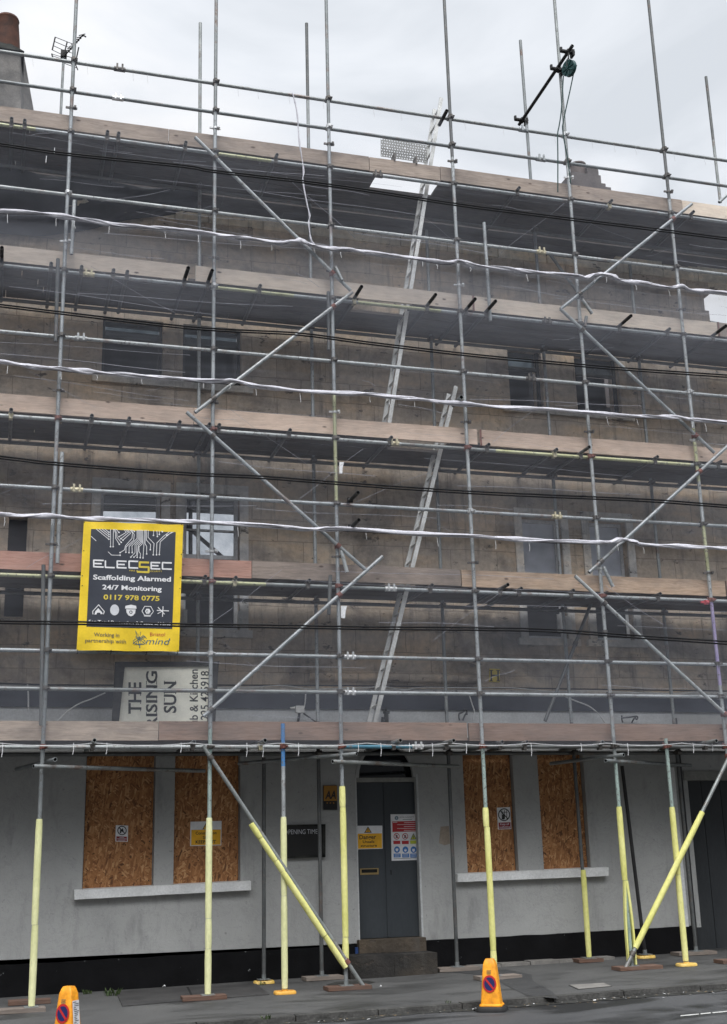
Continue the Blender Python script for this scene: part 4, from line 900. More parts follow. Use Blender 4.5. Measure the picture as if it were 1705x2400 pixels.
sole(712, 801, 2292, IY, "pale timber sole board under the inner upright beside the doorstep", 'soleg', .05)
sole(764, 866, 2322, 0, "brown timber sole board where the foam wrapped brace meets the upright by the door", 'sole', .02)
sole(1024, 1117, 2266, IY, "weathered timber sole board beside the doorstep's far end", 'soleg', 0)
sole(1118, 1216, 2297, 0, "pale split timber sole board behind the whole cone", 'soleg', .03)
sole(1349, 1406, 2246, IY, "small dark timber sole board under the boarded window's low foam post", 'sole')
sole(1444, 1545, 2277, 0, "brown timber sole board shared by the split foam post and brace", 'sole', .02)
sole(1582, 1671, 2234, IY, "weathered timber sole board before the garage door", 'soleg', 0)
sole(1685, 1760, 2262, 0, "timber sole board under the outer upright beyond the garage trim", 'sole', 0)
def pad(x, y, lab, mat):
    z = gz(x, y); mb = MB(); n = 28; pts = []
    for i in range(n):
        a = 2*math.pi*i/n; c, s = math.cos(a), math.sin(a); pts.append((x+.125*abs(c)**.5*(1 if c > 0 else -1), y+.095*abs(s)**.5*(1 if s > 0 else -1)))
    ring = lambda k, zz: [(x+(px-x)*k, y+(py-y)*k, zz) for px, py in pts]
    V = ring(1, z+.001)+ring(1, z+.022)+ring(.93, z+.034)+ring(.76, z+.034)+ring(.72, z+.018)
    F_c = [(k*n+i, k*n+(i+1) % n, (k+1)*n+(i+1) % n, (k+1)*n+i) for k in range(4) for i in range(n)]+[tuple(range(4*n, 5*n)), tuple(range(n))[::-1]]
    mb.add(V, F_c); mb.tube((x, y, z+.018), (x, y, z+.05), .036, 12)
    for i in range(6): a = math.pi*i/3; mb.box(x+.04*math.cos(a)-.006, x+.1*math.cos(a)+.006, y+.03*math.sin(a)-.006, y+.075*math.sin(a)+.006, z+.018, z+.030)
    return tag(build("base_pad", mb, M[mat]), lab, "base pad", "plastic base pads under uprights")
pad(i8.location.x, IY, "yellow plastic base pad beside the cellar hatch", 'yplast'); pad(xb, 0, "orange plastic base pad under the blue topped post", 'oplast')
pad(i9.location.x, IY, "yellow plastic base pad behind the split foam post", 'yplast'); pad(x7, 0, "yellow plastic base pad in front of the garage doorway", 'yplast')

# ------------------------------------------------------------------ ladders
def ladder(pt, pb, Y, dy, lab, zbot):
    a, b = at(*pt, Y), at(*pb, Y); d = (a-b).normalized(); b = b - d*((b.z-zbot)/d.z)
    mb = MB(); n = d.cross(Vector((0, 1, 0))).normalized()
    top = empty("ladder", ((b.x), Y+dy/2, zbot)); tag(top, lab, "ladder", "aluminium ladders between the lifts")
    for yy in (Y, Y+dy):
        w, t = .027, .016; rails = MB(); q = Vector((0, yy-Y, 0)); e = 0.0 if yy == Y else .0
        V = []
        for p in (b+q, a+q):
            V += [p-n*w+Vector((0, -t, 0)), p+n*w+Vector((0, -t, 0)), p+n*w+Vector((0, t, 0)), p-n*w+Vector((0, t, 0))]
        rails.hexa(V); build("stile", rails, M['alu'], top, flat=True)
    L_ = (a-b).length; k = 0; t = .2
    while t < L_-.1:
        p = b+d*t; build("rung", MB().tube(p+Vector((0, .012, 0)), p+Vector((0, dy-.012, 0)), .017, 8), M['alu'], top); t += .25
    return top
ladder((1034.7, 230), (913, 988.5), .33, .30, "upper aluminium ladder reaching the guard rail against the sky", ZL[2]+.12)
ladder((1069, 906), (881, 1685), .33, .30, "lower aluminium ladder rising from the lowest deck past the sash windows", ZL[0]+.12)

# ------------------------------------------------------------------ debris netting: thin translucent weave modelled as a slab of fine fibre
def netmat(name, dens, col=(.60, .63, .71)):
    m = bpy.data.materials.new(name); m.use_nodes = True; t = m.node_tree; t.nodes.remove(t.nodes["Principled BSDF"])
    v = t.nodes.new("ShaderNodeVolumePrincipled"); v.inputs['Density'].default_value = dens; v.inputs['Color'].default_value = rgba(col); v.inputs['Anisotropy'].default_value = 0.0
    t.links.new(v.outputs[0], t.nodes["Material Output"].inputs['Volume']); return m
NY = -.105
def net(zt, zb, label, dens, seam=None, seed=0, hazetop=0.0, rel=.012, brk=None):
    x0, x1 = XA, XB; nx, nz_ = 300, 64; rnd = random.Random(seed)
    lines = [(rnd.random(), rnd.uniform(.35, 1.1), rnd.uniform(-.03, .05), rnd.uniform(0, 30)) for _ in range(26)]
    wr = [(rnd.uniform(x0, x1), rnd.random(), rnd.uniform(-1.2, 1.2), rnd.uniform(.3, 1.1), rnd.uniform(.6, 1.5)) for _ in range(60)]
    Vf = []; Vb = []
    for j in range(nz_+1):
        v = j/nz_
        for i in range(nx+1):
            x = x0+(x1-x0)*i/nx; a, b = zt(x), zb(x); z = a+(b-a)*v
            y = NY+.02*mnoise.noise((x*.7, z*.9, seed))+.010*mnoise.noise((x*2.2, z*2.2, seed+5))
            th = 1+.7*mnoise.noise((x*.45, z*.9, seed+9))+.26*mnoise.noise((x*1.7, z*5.5, seed+2))+.10*mnoise.noise((x*9, z*3, seed+3))+.07*mnoise.noise((x*4, z*20, seed+4))
            for (lv, am, sl_, ph) in lines:
                dd = abs(v-lv-sl_*math.sin(x*.35+ph))*nz_
                if dd < 1.0: th += am*.45*(1-dd)*(.5+.5*mnoise.noise((x*.6, lv*9, seed)))
            th += hazetop*max(0, 1-v/.56)**.6 if hazetop else 0
            if seed == 4: th += .4*min(1, max(0, (v-.52)/.3))
            if seed == 1: th *= .45+.55*min(1, max(0, (11.25-z)/.4))
            th = max(.35, th)*rel; Vf.append((x, y, z)); Vb.append((x, y+th, z))
    n1 = nx+1; tot = n1*(nz_+1); Fc = []
    for j in range(nz_):
        for i in range(nx):
            q = (j*n1+i, j*n1+i+1, (j+1)*n1+i+1, (j+1)*n1+i); Fc.append(q); Fc.append(tuple(tot+k for k in q[::-1]))
    for j in range(nz_):
        for i in (0, nx): a_, b_ = j*n1+i, (j+1)*n1+i; Fc.append((a_, b_, tot+b_, tot+a_) if i == 0 else (b_, a_, tot+a_, tot+b_))
    for i in range(nx):
        for j in (0, nz_): a_, b_ = j*n1+i, j*n1+i+1; Fc.append((b_, a_, tot+a_, tot+b_) if j == 0 else (a_, b_, tot+b_, tot+a_))
    mb = MB().add(Vf+Vb, Fc)
    o = build("debris_net", mb, netmat("net_fibre_%d" % seed, dens), origin=((x0+x1)/2, NY, zb(5))); tag(o, label, "debris net", "debris nets on the scaffold"); return o
SE1 = [(-60, 489), (0, 495), (90, 500), (156, 508.5), (210, 518), (270, 526), (350, 533), (430, 541), (496, 547), (546, 557), (600, 561), (652, 569.5), (685, 566), (705, 564), (734, 575), (777, 583), (820, 585), (860, 591), (920, 600), (974, 605), (1045, 616), (1077, 613), (1114, 622), (1178, 630), (1240, 637), (1290, 641), (1354, 648), (1373, 650), (1395, 646), (1418, 642), (1440, 649), (1458, 658), (1510, 664), (1569, 674), (1598, 671), (1617, 679), (1660, 683), (1705, 687), (1770, 693)]
SE2 = [(-60, 844), (0, 848), (50, 855), (93, 862), (143, 865), (200, 870), (265, 877), (363, 885), (430, 888), (504, 894), (554, 893), (599, 905), (679, 914), (782, 920.5), (860, 924), (926, 931), (985, 936), (1040, 943), (1125, 950), (1200, 956), (1290, 960), (1381, 967), (1471, 975), (1530, 977), (1587, 978), (1627, 984), (1705, 990.6), (1770, 995)]
SE3 = [(-60, 1202), (0, 1205), (60, 1209), (124, 1210), (180, 1215), (238, 1217), (330, 1220), (430, 1223), (499, 1225), (631, 1233), (716, 1240), (769, 1240), (860, 1242), (966, 1250), (1104, 1257), (1200, 1263), (1290, 1268), (1391, 1271), (1423, 1271), (1445, 1267), (1466, 1265), (1488, 1270), (1508, 1277), (1580, 1280), (1654, 1283), (1705, 1286), (1770, 1289)]
def zfun(pts, Y=NY):
    W_ = [at(x, y, Y) for x, y in pts]
    def f(x):
        if x <= W_[0].x: return W_[0].z
        for a, b in zip(W_[:-1], W_[1:]):
            if x <= b.x: return a.z+(b.z-a.z)*(x-a.x)/(b.x-a.x)
        return W_[-1].z
    return f
def threads(parent, zt, zb, seed, n=26):
    rnd = random.Random(seed)
    for _ in range(n):
        x = rnd.uniform(-.4, 10.2); v = rnd.random(); l = rnd.uniform(.5, 3.2); sl_ = rnd.uniform(-.05, .05) if rnd.random() < .72 else rnd.uniform(-.9, .9); l = l if abs(sl_) < .1 else l*.35
        z = zt(x)+(zb(x)-zt(x))*v; pts = [Vector((x+l*k/6, NY-.03, z+sl_*l*k/6+.012*math.sin(k+x))) for k in range(7)]
        pts = [p for p in pts if zb(p.x) < p.z < zt(p.x)]
        if len(pts) > 2: build("crease", MB().path(pts, rnd.uniform(.0010, .0024), 4), M['crease'], parent)
M['crease'] = stained('net_thread', (.30, .30, .34), (.45, .45, .5), 6, .8)
z1, z2, z3 = zfun(SE1), zfun(SE2), zfun(SE3)
zhem = lambda x: ZL[0]+.03-.035*abs(math.sin(x*2.9))
nets = [net(lambda x: G1Z-.05, lambda x: z1(x)+.004, "highest debris net, from the top guard rail down to the first white seam", 7.6, seed=1),
        net(lambda x: z1(x), lambda x: z2(x)+.004, "second debris net down, between the first and second white seams", 7.6, seed=2, hazetop=2.7),
        net(lambda x: z2(x), lambda x: z3(x)+.004, "third debris net down, in front of the tall sash windows", 7.6, seed=3, hazetop=.15),
        net(lambda x: z3(x), zhem, "lowest debris net, behind the alarm banner and over the pub sign", 7.6, seed=4, hazetop=.1)]
threads(nets[0], lambda x: 10.7, z1, 31); threads(nets[1], z1, z2, 32); threads(nets[2], z2, z3, 33); threads(nets[3], z3, lambda x: 3.1, 34)
def seam(parent, pts, seed):
    """the gathered white edge: a rolled, twisting band of netting"""
    rnd = random.Random(seed); W_ = smooth([at(x, y, NY-.035) for x, y in pts], 8); n = len(W_); rr = []
    for i in range(n): rr.append(.033*(1+.46*mnoise.noise((i*.16, seed, 0))+.18*mnoise.noise((i*.5, seed, 3))))
    mb = MB().path(W_, rr, 12, 0, .62, .19)
    W2 = [p+Vector((0, -.012+.012*math.sin(i*.33), .014*math.sin(i*.29+seed))) for i, p in enumerate(W_)]
    mb.path(W2, [r*.55 for r in rr], 8, 0, .6, -.23)
    o = build("gathered_edge", mb, M['white'], parent, sharp=60)
    W3 = [p+Vector((0, -.018+.02*math.sin(i*.21), -.020+.012*math.sin(i*.17+seed*2))) for i, p in enumerate(W_)]
    build("dark_line", MB().path(W3, .0035, 5), M['iron'], parent)  # thin dark line winding along the lower side of the gathered edge
    for t in (20, 85, 132, 190, 240, 272, 336, 404, 460, 546, 612, 652, 720, 800, 860, 912, 974, 1040, 1114, 1174, 1243, 1318, 1380, 1430, 1505, 1569, 1630, 1669):
        x = t+rnd.uniform(-18, 18); 
        if rnd.random() < .45: continue
        yy = None
        for a, b in zip(pts[:-1], pts[1:]):
            if a[0] <= x <= b[0]: yy = a[1]+(b[1]-a[1])*(x-a[0])/(b[0]-a[0])
        p = at(x, yy+6, NY-.04); l = rnd.uniform(.07, .13)
        build("cable_tie", MB().path([p, p+Vector((rnd.uniform(-.004, .008), -.01, -l*.5)), p+Vector((rnd.uniform(-.005, .018), -.006, -l))], .0028, 5), M['tie'], parent)
seam(nets[1], SE1, 11); seam(nets[2], SE2, 12); seam(nets[3], SE3, 13)
hem = MB(); hp_ = [Vector((XA+(XB-XA)*i/220, -.085-.02*math.sin(i*.4), zhem(XA+(XB-XA)*i/220)+.004)) for i in range(221)]
hem.path(hp_, .006, 6); build("hem_cord", hem, M['greycable'], nets[3])
for t in (7, 173, 251, 425, 579, 617, 700, 840, 893, 960, 1013.6, 1093, 1245, 1362, 1471, 1624.5, 1669.5):
    p = at(t, 1745, -.09); l = .12+.03*math.sin(t)
    build("cable_tie", MB().path([p+Vector((0, 0, .02)), p+Vector((.002, -.01, -l*.5)), p+Vector((-.006, -.008, -l))], .0034, 5), M['tie'], nets[3])
for t in (77, 205, 312, 346, 468, 558, 605, 678, 758, 876, 940, 1008, 1090, 1180, 1240, 1300, 1388, 1440, 1490, 1580, 1652):
    yy = 116+ (t-0)*.149+8; p = at(t, yy+4, -.03); build("cable_tie", MB().path([p+Vector((0, 0, .03)), p+Vector((.004, 0, -.04)), p+Vector((.012, 0, -.10))], .002, 5), M['greycable'], nets[0])

# ------------------------------------------------------------------ overhead cables
CB = [([(0,336),(159,359),(430,387),(501,399),(708,423),(860,444),(1072,477),(1290,505),(1540,536),(1705,557.5)], 5.0, "highest pair of overhead cables"),
      ([(0,713.5),(212,739),(430,764),(560,773),(708,781),(860,801),(1098,829),(1290,847),(1460,862),(1705,879)], 5.2, "second pair of overhead cables down"),
      ([(0,1069),(132,1084),(430,1107),(615,1116),(860,1135),(1098,1151),(1290,1160),(1513,1170),(1705,1184)], 5.4, "third pair of overhead cables down"),
      ([(0,1455),(215,1458),(430,1462),(642,1465),(860,1469),(1098,1471),(1290,1475),(1513,1491),(1705,1504)], 5.8, "lowest pair of overhead cables, crossing the banner")]
for pts, gap, lab in CB:
    s0 = (pts[1][1]-pts[0][1])/(pts[1][0]-pts[0][0]); s1 = (pts[-1][1]-pts[-2][1])/(pts[-1][0]-pts[-2][0])
    pts = [(-500, pts[0][1]-500*s0)]+pts+[(2250, pts[-1][1]+545*s1)]
    for w, g in (("upper", -gap/2), ("lower", gap/2)):
        P_ = smooth([at(x, y+gap/2+g, -3.4) for x, y in pts], 6)
        o = build("overhead_cable", MB().path(P_, .0088, 8), M['cable']); tag(o, "black street cable, %s of the %s" % (w, lab), "cable", "pairs of overhead cables")
wc = smooth([at(x, y, -.16) for x, y in ((686, 218), (690, 232), (697, 267), (702, 331), (712, 397), (710.6, 424), (720, 477), (726.5, 506), (724, 524), (729, 559), (737, 573))], 5)
tag(build("white_cord", MB().path(wc, [.012+.003*math.sin(i*1.3) for i in range(len(wc))], 8, 0, .7, .5), M['white']), "white twisted cord hanging from the guard rail to the net seam", "cord")
def loose(pts, r, Y, mat, lab):
    tag(build("loose_cable", MB().path(smooth([at(x, y, Y) for x, y in pts], 6), r, 6), M[mat]), lab, "cable", "loose cables on the pub wall")
loose([(247.5, 1624), (215, 1638), (185, 1650), (158, 1668), (136, 1690)], .009, 1.0, 'greycable', "pale cable arching across the navy fascia beside the pub sign")
loose([(65, 1604), (67, 1630), (67, 1668)], .010, 1.22, 'greycable', "short pale cable hanging on the navy fascia by the narrow slot window")
loose([(1099.6, 1627), (1107, 1650), (1112, 1668), (1108, 1690)], .009, 1.2, 'greycable', "pale cable hanging near the pump bracket beside the greenish upright")
loose([(1326, 1633), (1350, 1643), (1380, 1655), (1402, 1672), (1419, 1694)], .009, 1.15, 'greycable', "pale cable arching down towards the scroll bracket")
loose([(500, 1613), (590, 1610), (660, 1607), (715, 1613), (740, 1616), (860, 1611), (900, 1609), (950, 1617), (985, 1611), (1100, 1612), (1200, 1612), (1290, 1620), (1400, 1619), (1540, 1626), (1640, 1622), (1720, 1624)], .006, 1.22, 'greycable', "thin cable strung along the top of the navy fascia")
loose([(717, 1625), (715, 1650), (707, 1675), (702, 1690)], .009, 1.2, 'greycable', "pale cable dangling by the floodlight bracket")
loose([(-40, 1600), (120, 1605), (300, 1606), (600, 1606), (900, 1608), (1290, 1614), (1720, 1620)], .010, 1.24, 'cable', "black cable clipped along the ledge over the navy fascia")
# ------------------------------------------------------------------ banner and signs
nY = -.175
ban = MB(); nxb, nzb = 30, 36; V = []
tl, tr_, br_, bl = at(197, 1222, nY), at(430, 1230, nY), at(420, 1527, nY), at(180, 1524, nY)
def banY(u, v): return nY+.010*mnoise.noise((u*3, v*4, 1))+.012*math.exp(-v*14)*math.sin(u*17)+.014*math.exp(-(1-v)*12)*math.sin(u*13+1)
def banpt(u, v, off=0): p = tl.lerp(tr_, u).lerp(bl.lerp(br_, u), v); return Vector((p.x, banY(u, v)+off, p.z))
for j in range(nzb+1):
    for i in range(nxb+1): V.append(banpt(i/nxb, j/nzb))
for j in range(nzb+1):
    for i in range(nxb+1): V.append(banpt(i/nxb, j/nzb, .003))
n1 = nxb+1; tt = n1*(nzb+1); Fc = []
for j in range(nzb):
    for i in range(nxb): q = (j*n1+i, j*n1+i+1, (j+1)*n1+i+1, (j+1)*n1+i); Fc += [q, tuple(tt+k for k in q[::-1])]
for i in range(nxb):
    for j in (0, nzb): a_, b_ = j*n1+i, j*n1+i+1; Fc.append((a_, b_, tt+b_, tt+a_))
for j in range(nzb):
    for i in (0, nxb): a_, b_ = j*n1+i, (j+1)*n1+i; Fc.append((a_, b_, tt+b_, tt+a_))
ban.add(V, Fc)
banner = tag(build("banner", ban, P['yellow']), "yellow and charcoal alarm company banner tied to the scaffold face", "banner")
BYo = nY-.03     # print lies on the cloth: project onto the rippled sheet
def onban(mb, lift):
    out = []
    for v in mb.v:
        u = (v[0]-tl.x)/(tr_.x-tl.x); w = (tl.z-v[2])/(tl.z-bl.z); out.append((v[0], banY(min(max(u, 0), 1), min(max(w, 0), 1))-lift, v[2]))
    mb.v = out; return mb
tb = lambda x, y: T(x, y, 0, 1200)
pn = MB(); c4 = [tb(808, 150), tb(1557, 178), tb(1527, 1035), tb(768, 1015)]
for j in range(16):
    for i in range(14):
        f = lambda u, v: tuple((c4[0][k]*(1-u)+c4[1][k]*u)*(1-v)+(c4[3][k]*(1-u)+c4[2][k]*u)*v for k in (0, 1))
        pxpoly(pn, [f(i/14, j/16), f((i+1)/14, j/16), f((i+1)/14, (j+1)/16), f(i/14, (j+1)/16)], nY)
build("charcoal_panel", onban(pn, .0025), P['navy'], banner, recalc=False)
lt = MB(); nYb = nY
def bl_(pts, w, mi=0):
    P2 = [tb(*p) for p in pts]; pxline(lt, P2, w/3.777, nYb, mi)
# circuit tracks: (polyline, ends in a pad)
TRK = [[(808, 215), (990, 382), (1065, 383)], [(855, 152), (965, 243)], [(880, 152), (966, 220)], [(905, 152), (966, 201)], [(930, 153), (966, 181)], [(980, 155), (980, 308)], [(1005, 155), (1003, 308)],
       [(1010, 155), (1025, 190), (1025, 235), (1058, 287)], [(1018, 155), (1036, 190), (1036, 225), (1075, 270)], [(1030, 156), (1055, 182)], [(1100, 157), (1120, 180), (1055, 220)], [(1115, 157), (1140, 182), (1072, 238)], [(1130, 157), (1158, 188), (1090, 250)],
       [(1165, 158), (1192, 172)], [(1150, 158), (1175, 185), (1170, 235), (1112, 300), (1105, 335), (1065, 360)], [(1165, 160), (1190, 200), (1185, 250), (1118, 310), (1116, 357)], [(1215, 160), (1215, 235), (1145, 305), (1144, 360)], [(1225, 160), (1225, 245), (1170, 300), (1172, 360)],
       [(1235, 160), (1235, 255), (1197, 290), (1197, 360), (1160, 400)], [(1245, 160), (1245, 265), (1213, 290), (1212, 380), (1187, 400)], [(1255, 160), (1255, 270), (1228, 295), (1216, 402)], [(1265, 161), (1263, 280), (1232, 310), (1232, 350), (1245, 370), (1243, 405)], [(1280, 162), (1275, 300), (1268, 407)],
       [(1290, 162), (1285, 280), (1300, 305), (1300, 372)], [(1300, 162), (1298, 250), (1335, 290), (1332, 335)], [(1315, 163), (1312, 225), (1365, 280), (1358, 380)], [(1362, 165), (1360, 208)], [(1390, 167), (1395, 218)], [(1412, 168), (1412, 200)], [(1430, 170), (1440, 175)],
       [(1535, 178), (1478, 206)], [(1520, 178), (1420, 265), (1412, 378)], [(1500, 176), (1450, 215), (1390, 275), (1387, 380)]]
for t in TRK:
    bl_(t, 5); pxdisc(lt, tb(*t[-1]), 7/3.777, 6.5/3.777, nYb, 0, 10)
PM = [P['white'], P['gold'], P['greytext'], P['redtext'], P['teal'], P['pale'], P['navy']]
def part_done(nm):
    global lt
    build(nm, onban(lt, .0045), PM, banner, flat=True, recalc=False); lt = MB()
part_done("circuit_print")
# ELECSEC drawn as squared strokes
def stroke_letter(x, yb, w, h, segs, mi, wd=13):
    for s in segs: bl_([(x+a*w, yb-b*h+.035*a*w) for a, b in s], wd, mi)
LE = {'E': [[(1, 1), (0, 1), (0, 0), (1, 0)], [(.12, .5), (.8, .5)]], 'L': [[(0, 1), (0, 0), (1, 0)]], 'C': [[(1, 1), (0, 1), (0, 0), (1, 0)]], 'S': [[(1, 1), (0, 1), (0, .52), (1, .52), (1, 0), (-.25, 0)]]}
for x, ch, w, h, yb, mi in ((832, 'E', 85, 58, 485, 0), (935, 'L', 80, 58, 490, 0), (1040, 'E', 80, 58, 492, 0), (1145, 'C', 78, 58, 493, 0), (1238, 'S', 80, 85, 530, 1), (1340, 'E', 78, 55, 502, 0), (1440, 'C', 80, 55, 504, 0)):
    stroke_letter(x, yb, w, h, LE[ch], mi, 17 if ch == 'S' else 13)
tb2 = lambda s, a, b, h, mi, bold=.02, sh=0: textp(lt, s, tb(*a), tb(*b), h/3.777, nYb, mi, bold, sh)
tb2("FIRE &", (1148, 524), (1225, 527), 13, 1, .0); tb2("ECURITY", (1335, 530), (1438, 533), 13, 1, .0)
part_done("wordmark"); tb2("Scaffolding Alarmed", (825, 597), (1515, 616), 42, 0, .026); part_done("lettering"); tb2("24/7 Monitoring", (907, 684), (1432, 702), 40, 0, .026); part_done("lettering"); tb2("0117 978 0775", (918, 774), (1413, 788), 42, 1, .026)
part_done("lettering"); tb2("For Total Protection & Peace of Mind", (787, 980), (1510, 1002), 24, 0, .022)
part_done("lettering"); tb2("Working in", (832, 1100), (1058, 1106), 32, 2, .014); tb2("partnership with", (756, 1152), (1118, 1162), 32, 2, .014); tb2("Bristol", (1330, 1098), (1462, 1100), 32, 3, .0); tb2("mind", (1290, 1172), (1508, 1176), 58, 4, -.004, .25)
# scribble mark
import itertools
sc = [(1240+math.cos(t*1.9)*(48-12*math.sin(t)), 1138+math.sin(t*1.3)*36) for t in [i*.35 for i in range(38)]]
bl_(sc, 3.2, 4); bl_([(1200, 1050), (1215, 1100), (1240, 1205), (1250, 1130), (1208, 1060)], 3, 4); bl_([(1248, 1060), (1230, 1150), (1245, 1200)], 3, 4); bl_([(1180, 1165), (1270, 1090), (1300, 1120)], 3, 4)
part_done("partner_logo")
# icons
ic = lambda pts, mi=0: pxpoly(lt, [tb(*p) for p in pts], nYb, 0, mi)
bl_([(825, 905), (822, 880), (875, 822), (925, 882), (918, 905)], 7); ic([(838, 908), (845, 880), (872, 852), (905, 888), (912, 905), (892, 905), (888, 892), (862, 892), (855, 908)])
part_done("symbol"); pxdisc(lt, tb(1016, 868), 40/3.777, 48/3.777, nYb, 5, 22)
part_done("symbol"); ic([(1112, 832), (1160, 822), (1206, 832), (1210, 858), (1108, 856)]); ic([(1118, 862), (1202, 864), (1198, 895), (1180, 918), (1160, 925), (1138, 916), (1122, 893)]); pxdisc(lt, tb(1160, 888), 15/3.777, 15/3.777, nYb-.001, 6, 14); pxdisc(lt, tb(1160, 888), 8/3.777, 8/3.777, nYb-.002, 0, 12)
part_done("symbol"); hx = [(1258, 878), (1282, 836), (1336, 838), (1360, 880), (1334, 916), (1280, 914)]; bl_(hx+[hx[0]], 6); ic([(1285, 880), (1297, 857), (1322, 858), (1335, 880), (1320, 902), (1295, 901)]); bl_([(1312, 874), (1300, 874), (1300, 886), (1312, 886)], 4, 6); ic([(1272, 918), (1338, 922), (1330, 927), (1280, 925)])
part_done("symbol"); bl_([(1392, 872), (1495, 876)], 8); bl_([(1445, 838), (1440, 926)], 8); bl_([(1400, 845), (1458, 905)], 7); bl_([(1398, 900), (1440, 878)], 6)
part_done("symbol")
ey = MB()
for (x, y) in ((743, 343), (730, 565), (730, 652), (1607, 375), (1598, 580), (1595, 678), (690, 1222), (985, 1228), (1300, 1235), (1577, 1228), (748, 90), (1610, 112)): pxdisc(ey, tb(x, y), 5/3.777, 5/3.777, nY, 0, 10)
build("eyelet", onban(ey, .004), P['ink'], banner, flat=True, recalc=False)
for (x, y) in ((690, 1222), (985, 1228), (1300, 1235), (1577, 1232)):
    p = at(*tb(x, y), nY-.01); build("banner_tie", MB().path([p, p+Vector((.004, .06, -.025)), p+Vector((.0, .15, -.02))], .004, 5), M['iron'], banner)

def signboard(name, corners, Y, th, base, lab, cat, frame=None):
    mb = MB(); pxpoly(mb, corners, Y, th); o = build(name, mb, base, flat=True); return tag(o, lab, cat)
# pub name sign, stood on its end on the lowest deck
sY = .55; pf = [(275, 1553), (513, 1552), (507, 1700), (266, 1700)]
sgn = empty("pub_sign", at(390, 1720, sY)); tag(sgn, "cream pub name sign stood on its end on the lowest deck, black framed", "pub sign")
pb_ = MB(); pxpoly(pb_, [(293, 1562), (492, 1559), (486, 1712), (277, 1712)], sY, .03); build("panel", pb_, P['cream'], sgn, flat=True)
fr = MB()
for q in ([(271, 1551), (515, 1550), (513, 1561), (289, 1563)], [(492, 1561), (513, 1561), (504, 1715), (486, 1715)], [(271, 1553), (293, 1563), (277, 1715), (262, 1715)]): pxpoly(fr, q, sY-.03, .07)
build("frame", fr, M['iron'], sgn, flat=True)
lt = MB(); sL = sY-.0025
def vtext(s, xb, xc, y0, y1, bold=.012, mi=0):
    """reads upwards: baseline at photo x = xb from y0 (start) to y1 (end); capitals reach x = xc"""
    p0, p1 = at(xb, y0, sL), at(xb, y1, sL); c = at(xc, y0, sL); text(lt, s, p0, p1, Vector((c.x-p0.x, 0, 0)), mi, bold)
def serifs(xb, xc, ys):
    for y in ys:
        for xx in (xb, xc):
            s_ = 1.6 if xx == xb else -1.6; pxpoly(lt, [(xx, y-4.6), (xx-s_, y-4.6), (xx-s_, y+4.6), (xx, y+4.6)], sL-.0003)
def line_done():
    global lt
    build("lettering", lt, P['ink'], sgn, flat=True, recalc=False); lt = MB()
vtext("THE", 331, 302, 1673, 1599, .022); serifs(331, 302, (1662.5, 1645, 1626, 1616)); line_done()
vtext("RISING", 368.5, 343, 1706, 1573, .02); serifs(368.5, 343, (1702, 1673, 1636, 1618, 1600)); line_done()
vtext("SUN", 413, 385, 1671, 1598, .022); serifs(413, 385, (1640, 1622, 1600)); line_done()
vtext("Pub & Kitchen", 464, 445, 1712, 1569, .012); line_done()
vtext("01225 425918", 490, 471, 1712, 1573, .012); line_done()
def q4(x0, y0, x1, y1, sk=0.0): return [(x0, y0), (x1, y0-sk), (x1, y1-sk), (x0, y1)]
# hydrant plate
hpl = signboard("hydrant_plate", [(1148, 1567), (1172, 1568), (1171, 1599), (1147, 1598)], BY-.02, .012, P['gold'], "small yellow hydrant plate with black H on the stone wall", "plate")
lt = MB(); pxline(lt, [(1152, 1571), (1152, 1596)], 4, BY-.022); pxline(lt, [(1168, 1571), (1168, 1596)], 4, BY-.022); pxline(lt, [(1152, 1583), (1168, 1583)], 4, BY-.022)
for y in (1571, 1596):
    for x in (1152, 1168): pxline(lt, [(x-4, y), (x+4, y)], 2, BY-.022)
build("lettering", lt, P['ink'], hpl, flat=True, recalc=False)
# small red prohibition sign on boarded window
s1 = signboard("safety_sign", [(272, 1934), (301, 1935), (300, 1973), (271, 1972)], OY-.006, .005, P['white'], "small white and red no-entry notice on the boarded window by the wall's open end", "safety sign")
lt = MB(); Yg = OY-.0075; pxpoly(lt, [(273.5, 1960), (298, 1961), (298, 1971.5), (273, 1970.5)], Yg, 0, 0); pxdisc(lt, (286.5, 1946.5), 11, 11, Yg, 1, 24, .8)
pxline(lt, [(279, 1939), (294, 1954)], 2.2, Yg-.0006, 1); pxpoly(lt, [(281, 1952), (283, 1941), (286, 1944), (288, 1940), (291, 1950), (288, 1951), (286, 1948), (284, 1953)], Yg-.0003, 0, 1)
for i, (a, b) in enumerate(((281, 291), (275, 297), (278, 294))): pxline(lt, [(a, 1963+i*3.0), (b, 1963.2+i*3.0)], 1.2, Yg-.0006, 2)
build("lettering", lt, [P['crimson'], P['ink'], P['pale']], s1, flat=True, recalc=False)
s2 = signboard("safety_sign", [(447, 1926), (520, 1924), (519, 1981), (446, 1983)], OY-.006, .005, P['white'], "yellow construction site keep-out notice behind a pale foam post", "safety sign")
lt = MB(); pxpoly(lt, [(449, 1945), (518, 1944), (517.5, 1979.5), (448.5, 1981)], Yg, 0, 0); pxpoly(lt, [(475, 1944), (483, 1929), (491, 1943.5)], Yg, 0, 1); pxpoly(lt, [(477.5, 1942.5), (483, 1932.5), (488.5, 1942.3)], Yg-.0005, 0, 0); pxline(lt, [(483, 1935), (483, 1940)], 1.8, Yg-.001, 1)
textp(lt, "Construction", (459, 1956), (508, 1955), 6.5, Yg-.0006, 1, .02); textp(lt, "Site", (476, 1966), (492, 1965.6), 6.5, Yg-.0006, 1, .02); textp(lt, "KEEP OUT", (459, 1977), (507, 1976), 7, Yg-.0006, 1, .03)
build("lettering", lt, [P['amber'], P['ink']], s2, flat=True, recalc=False)
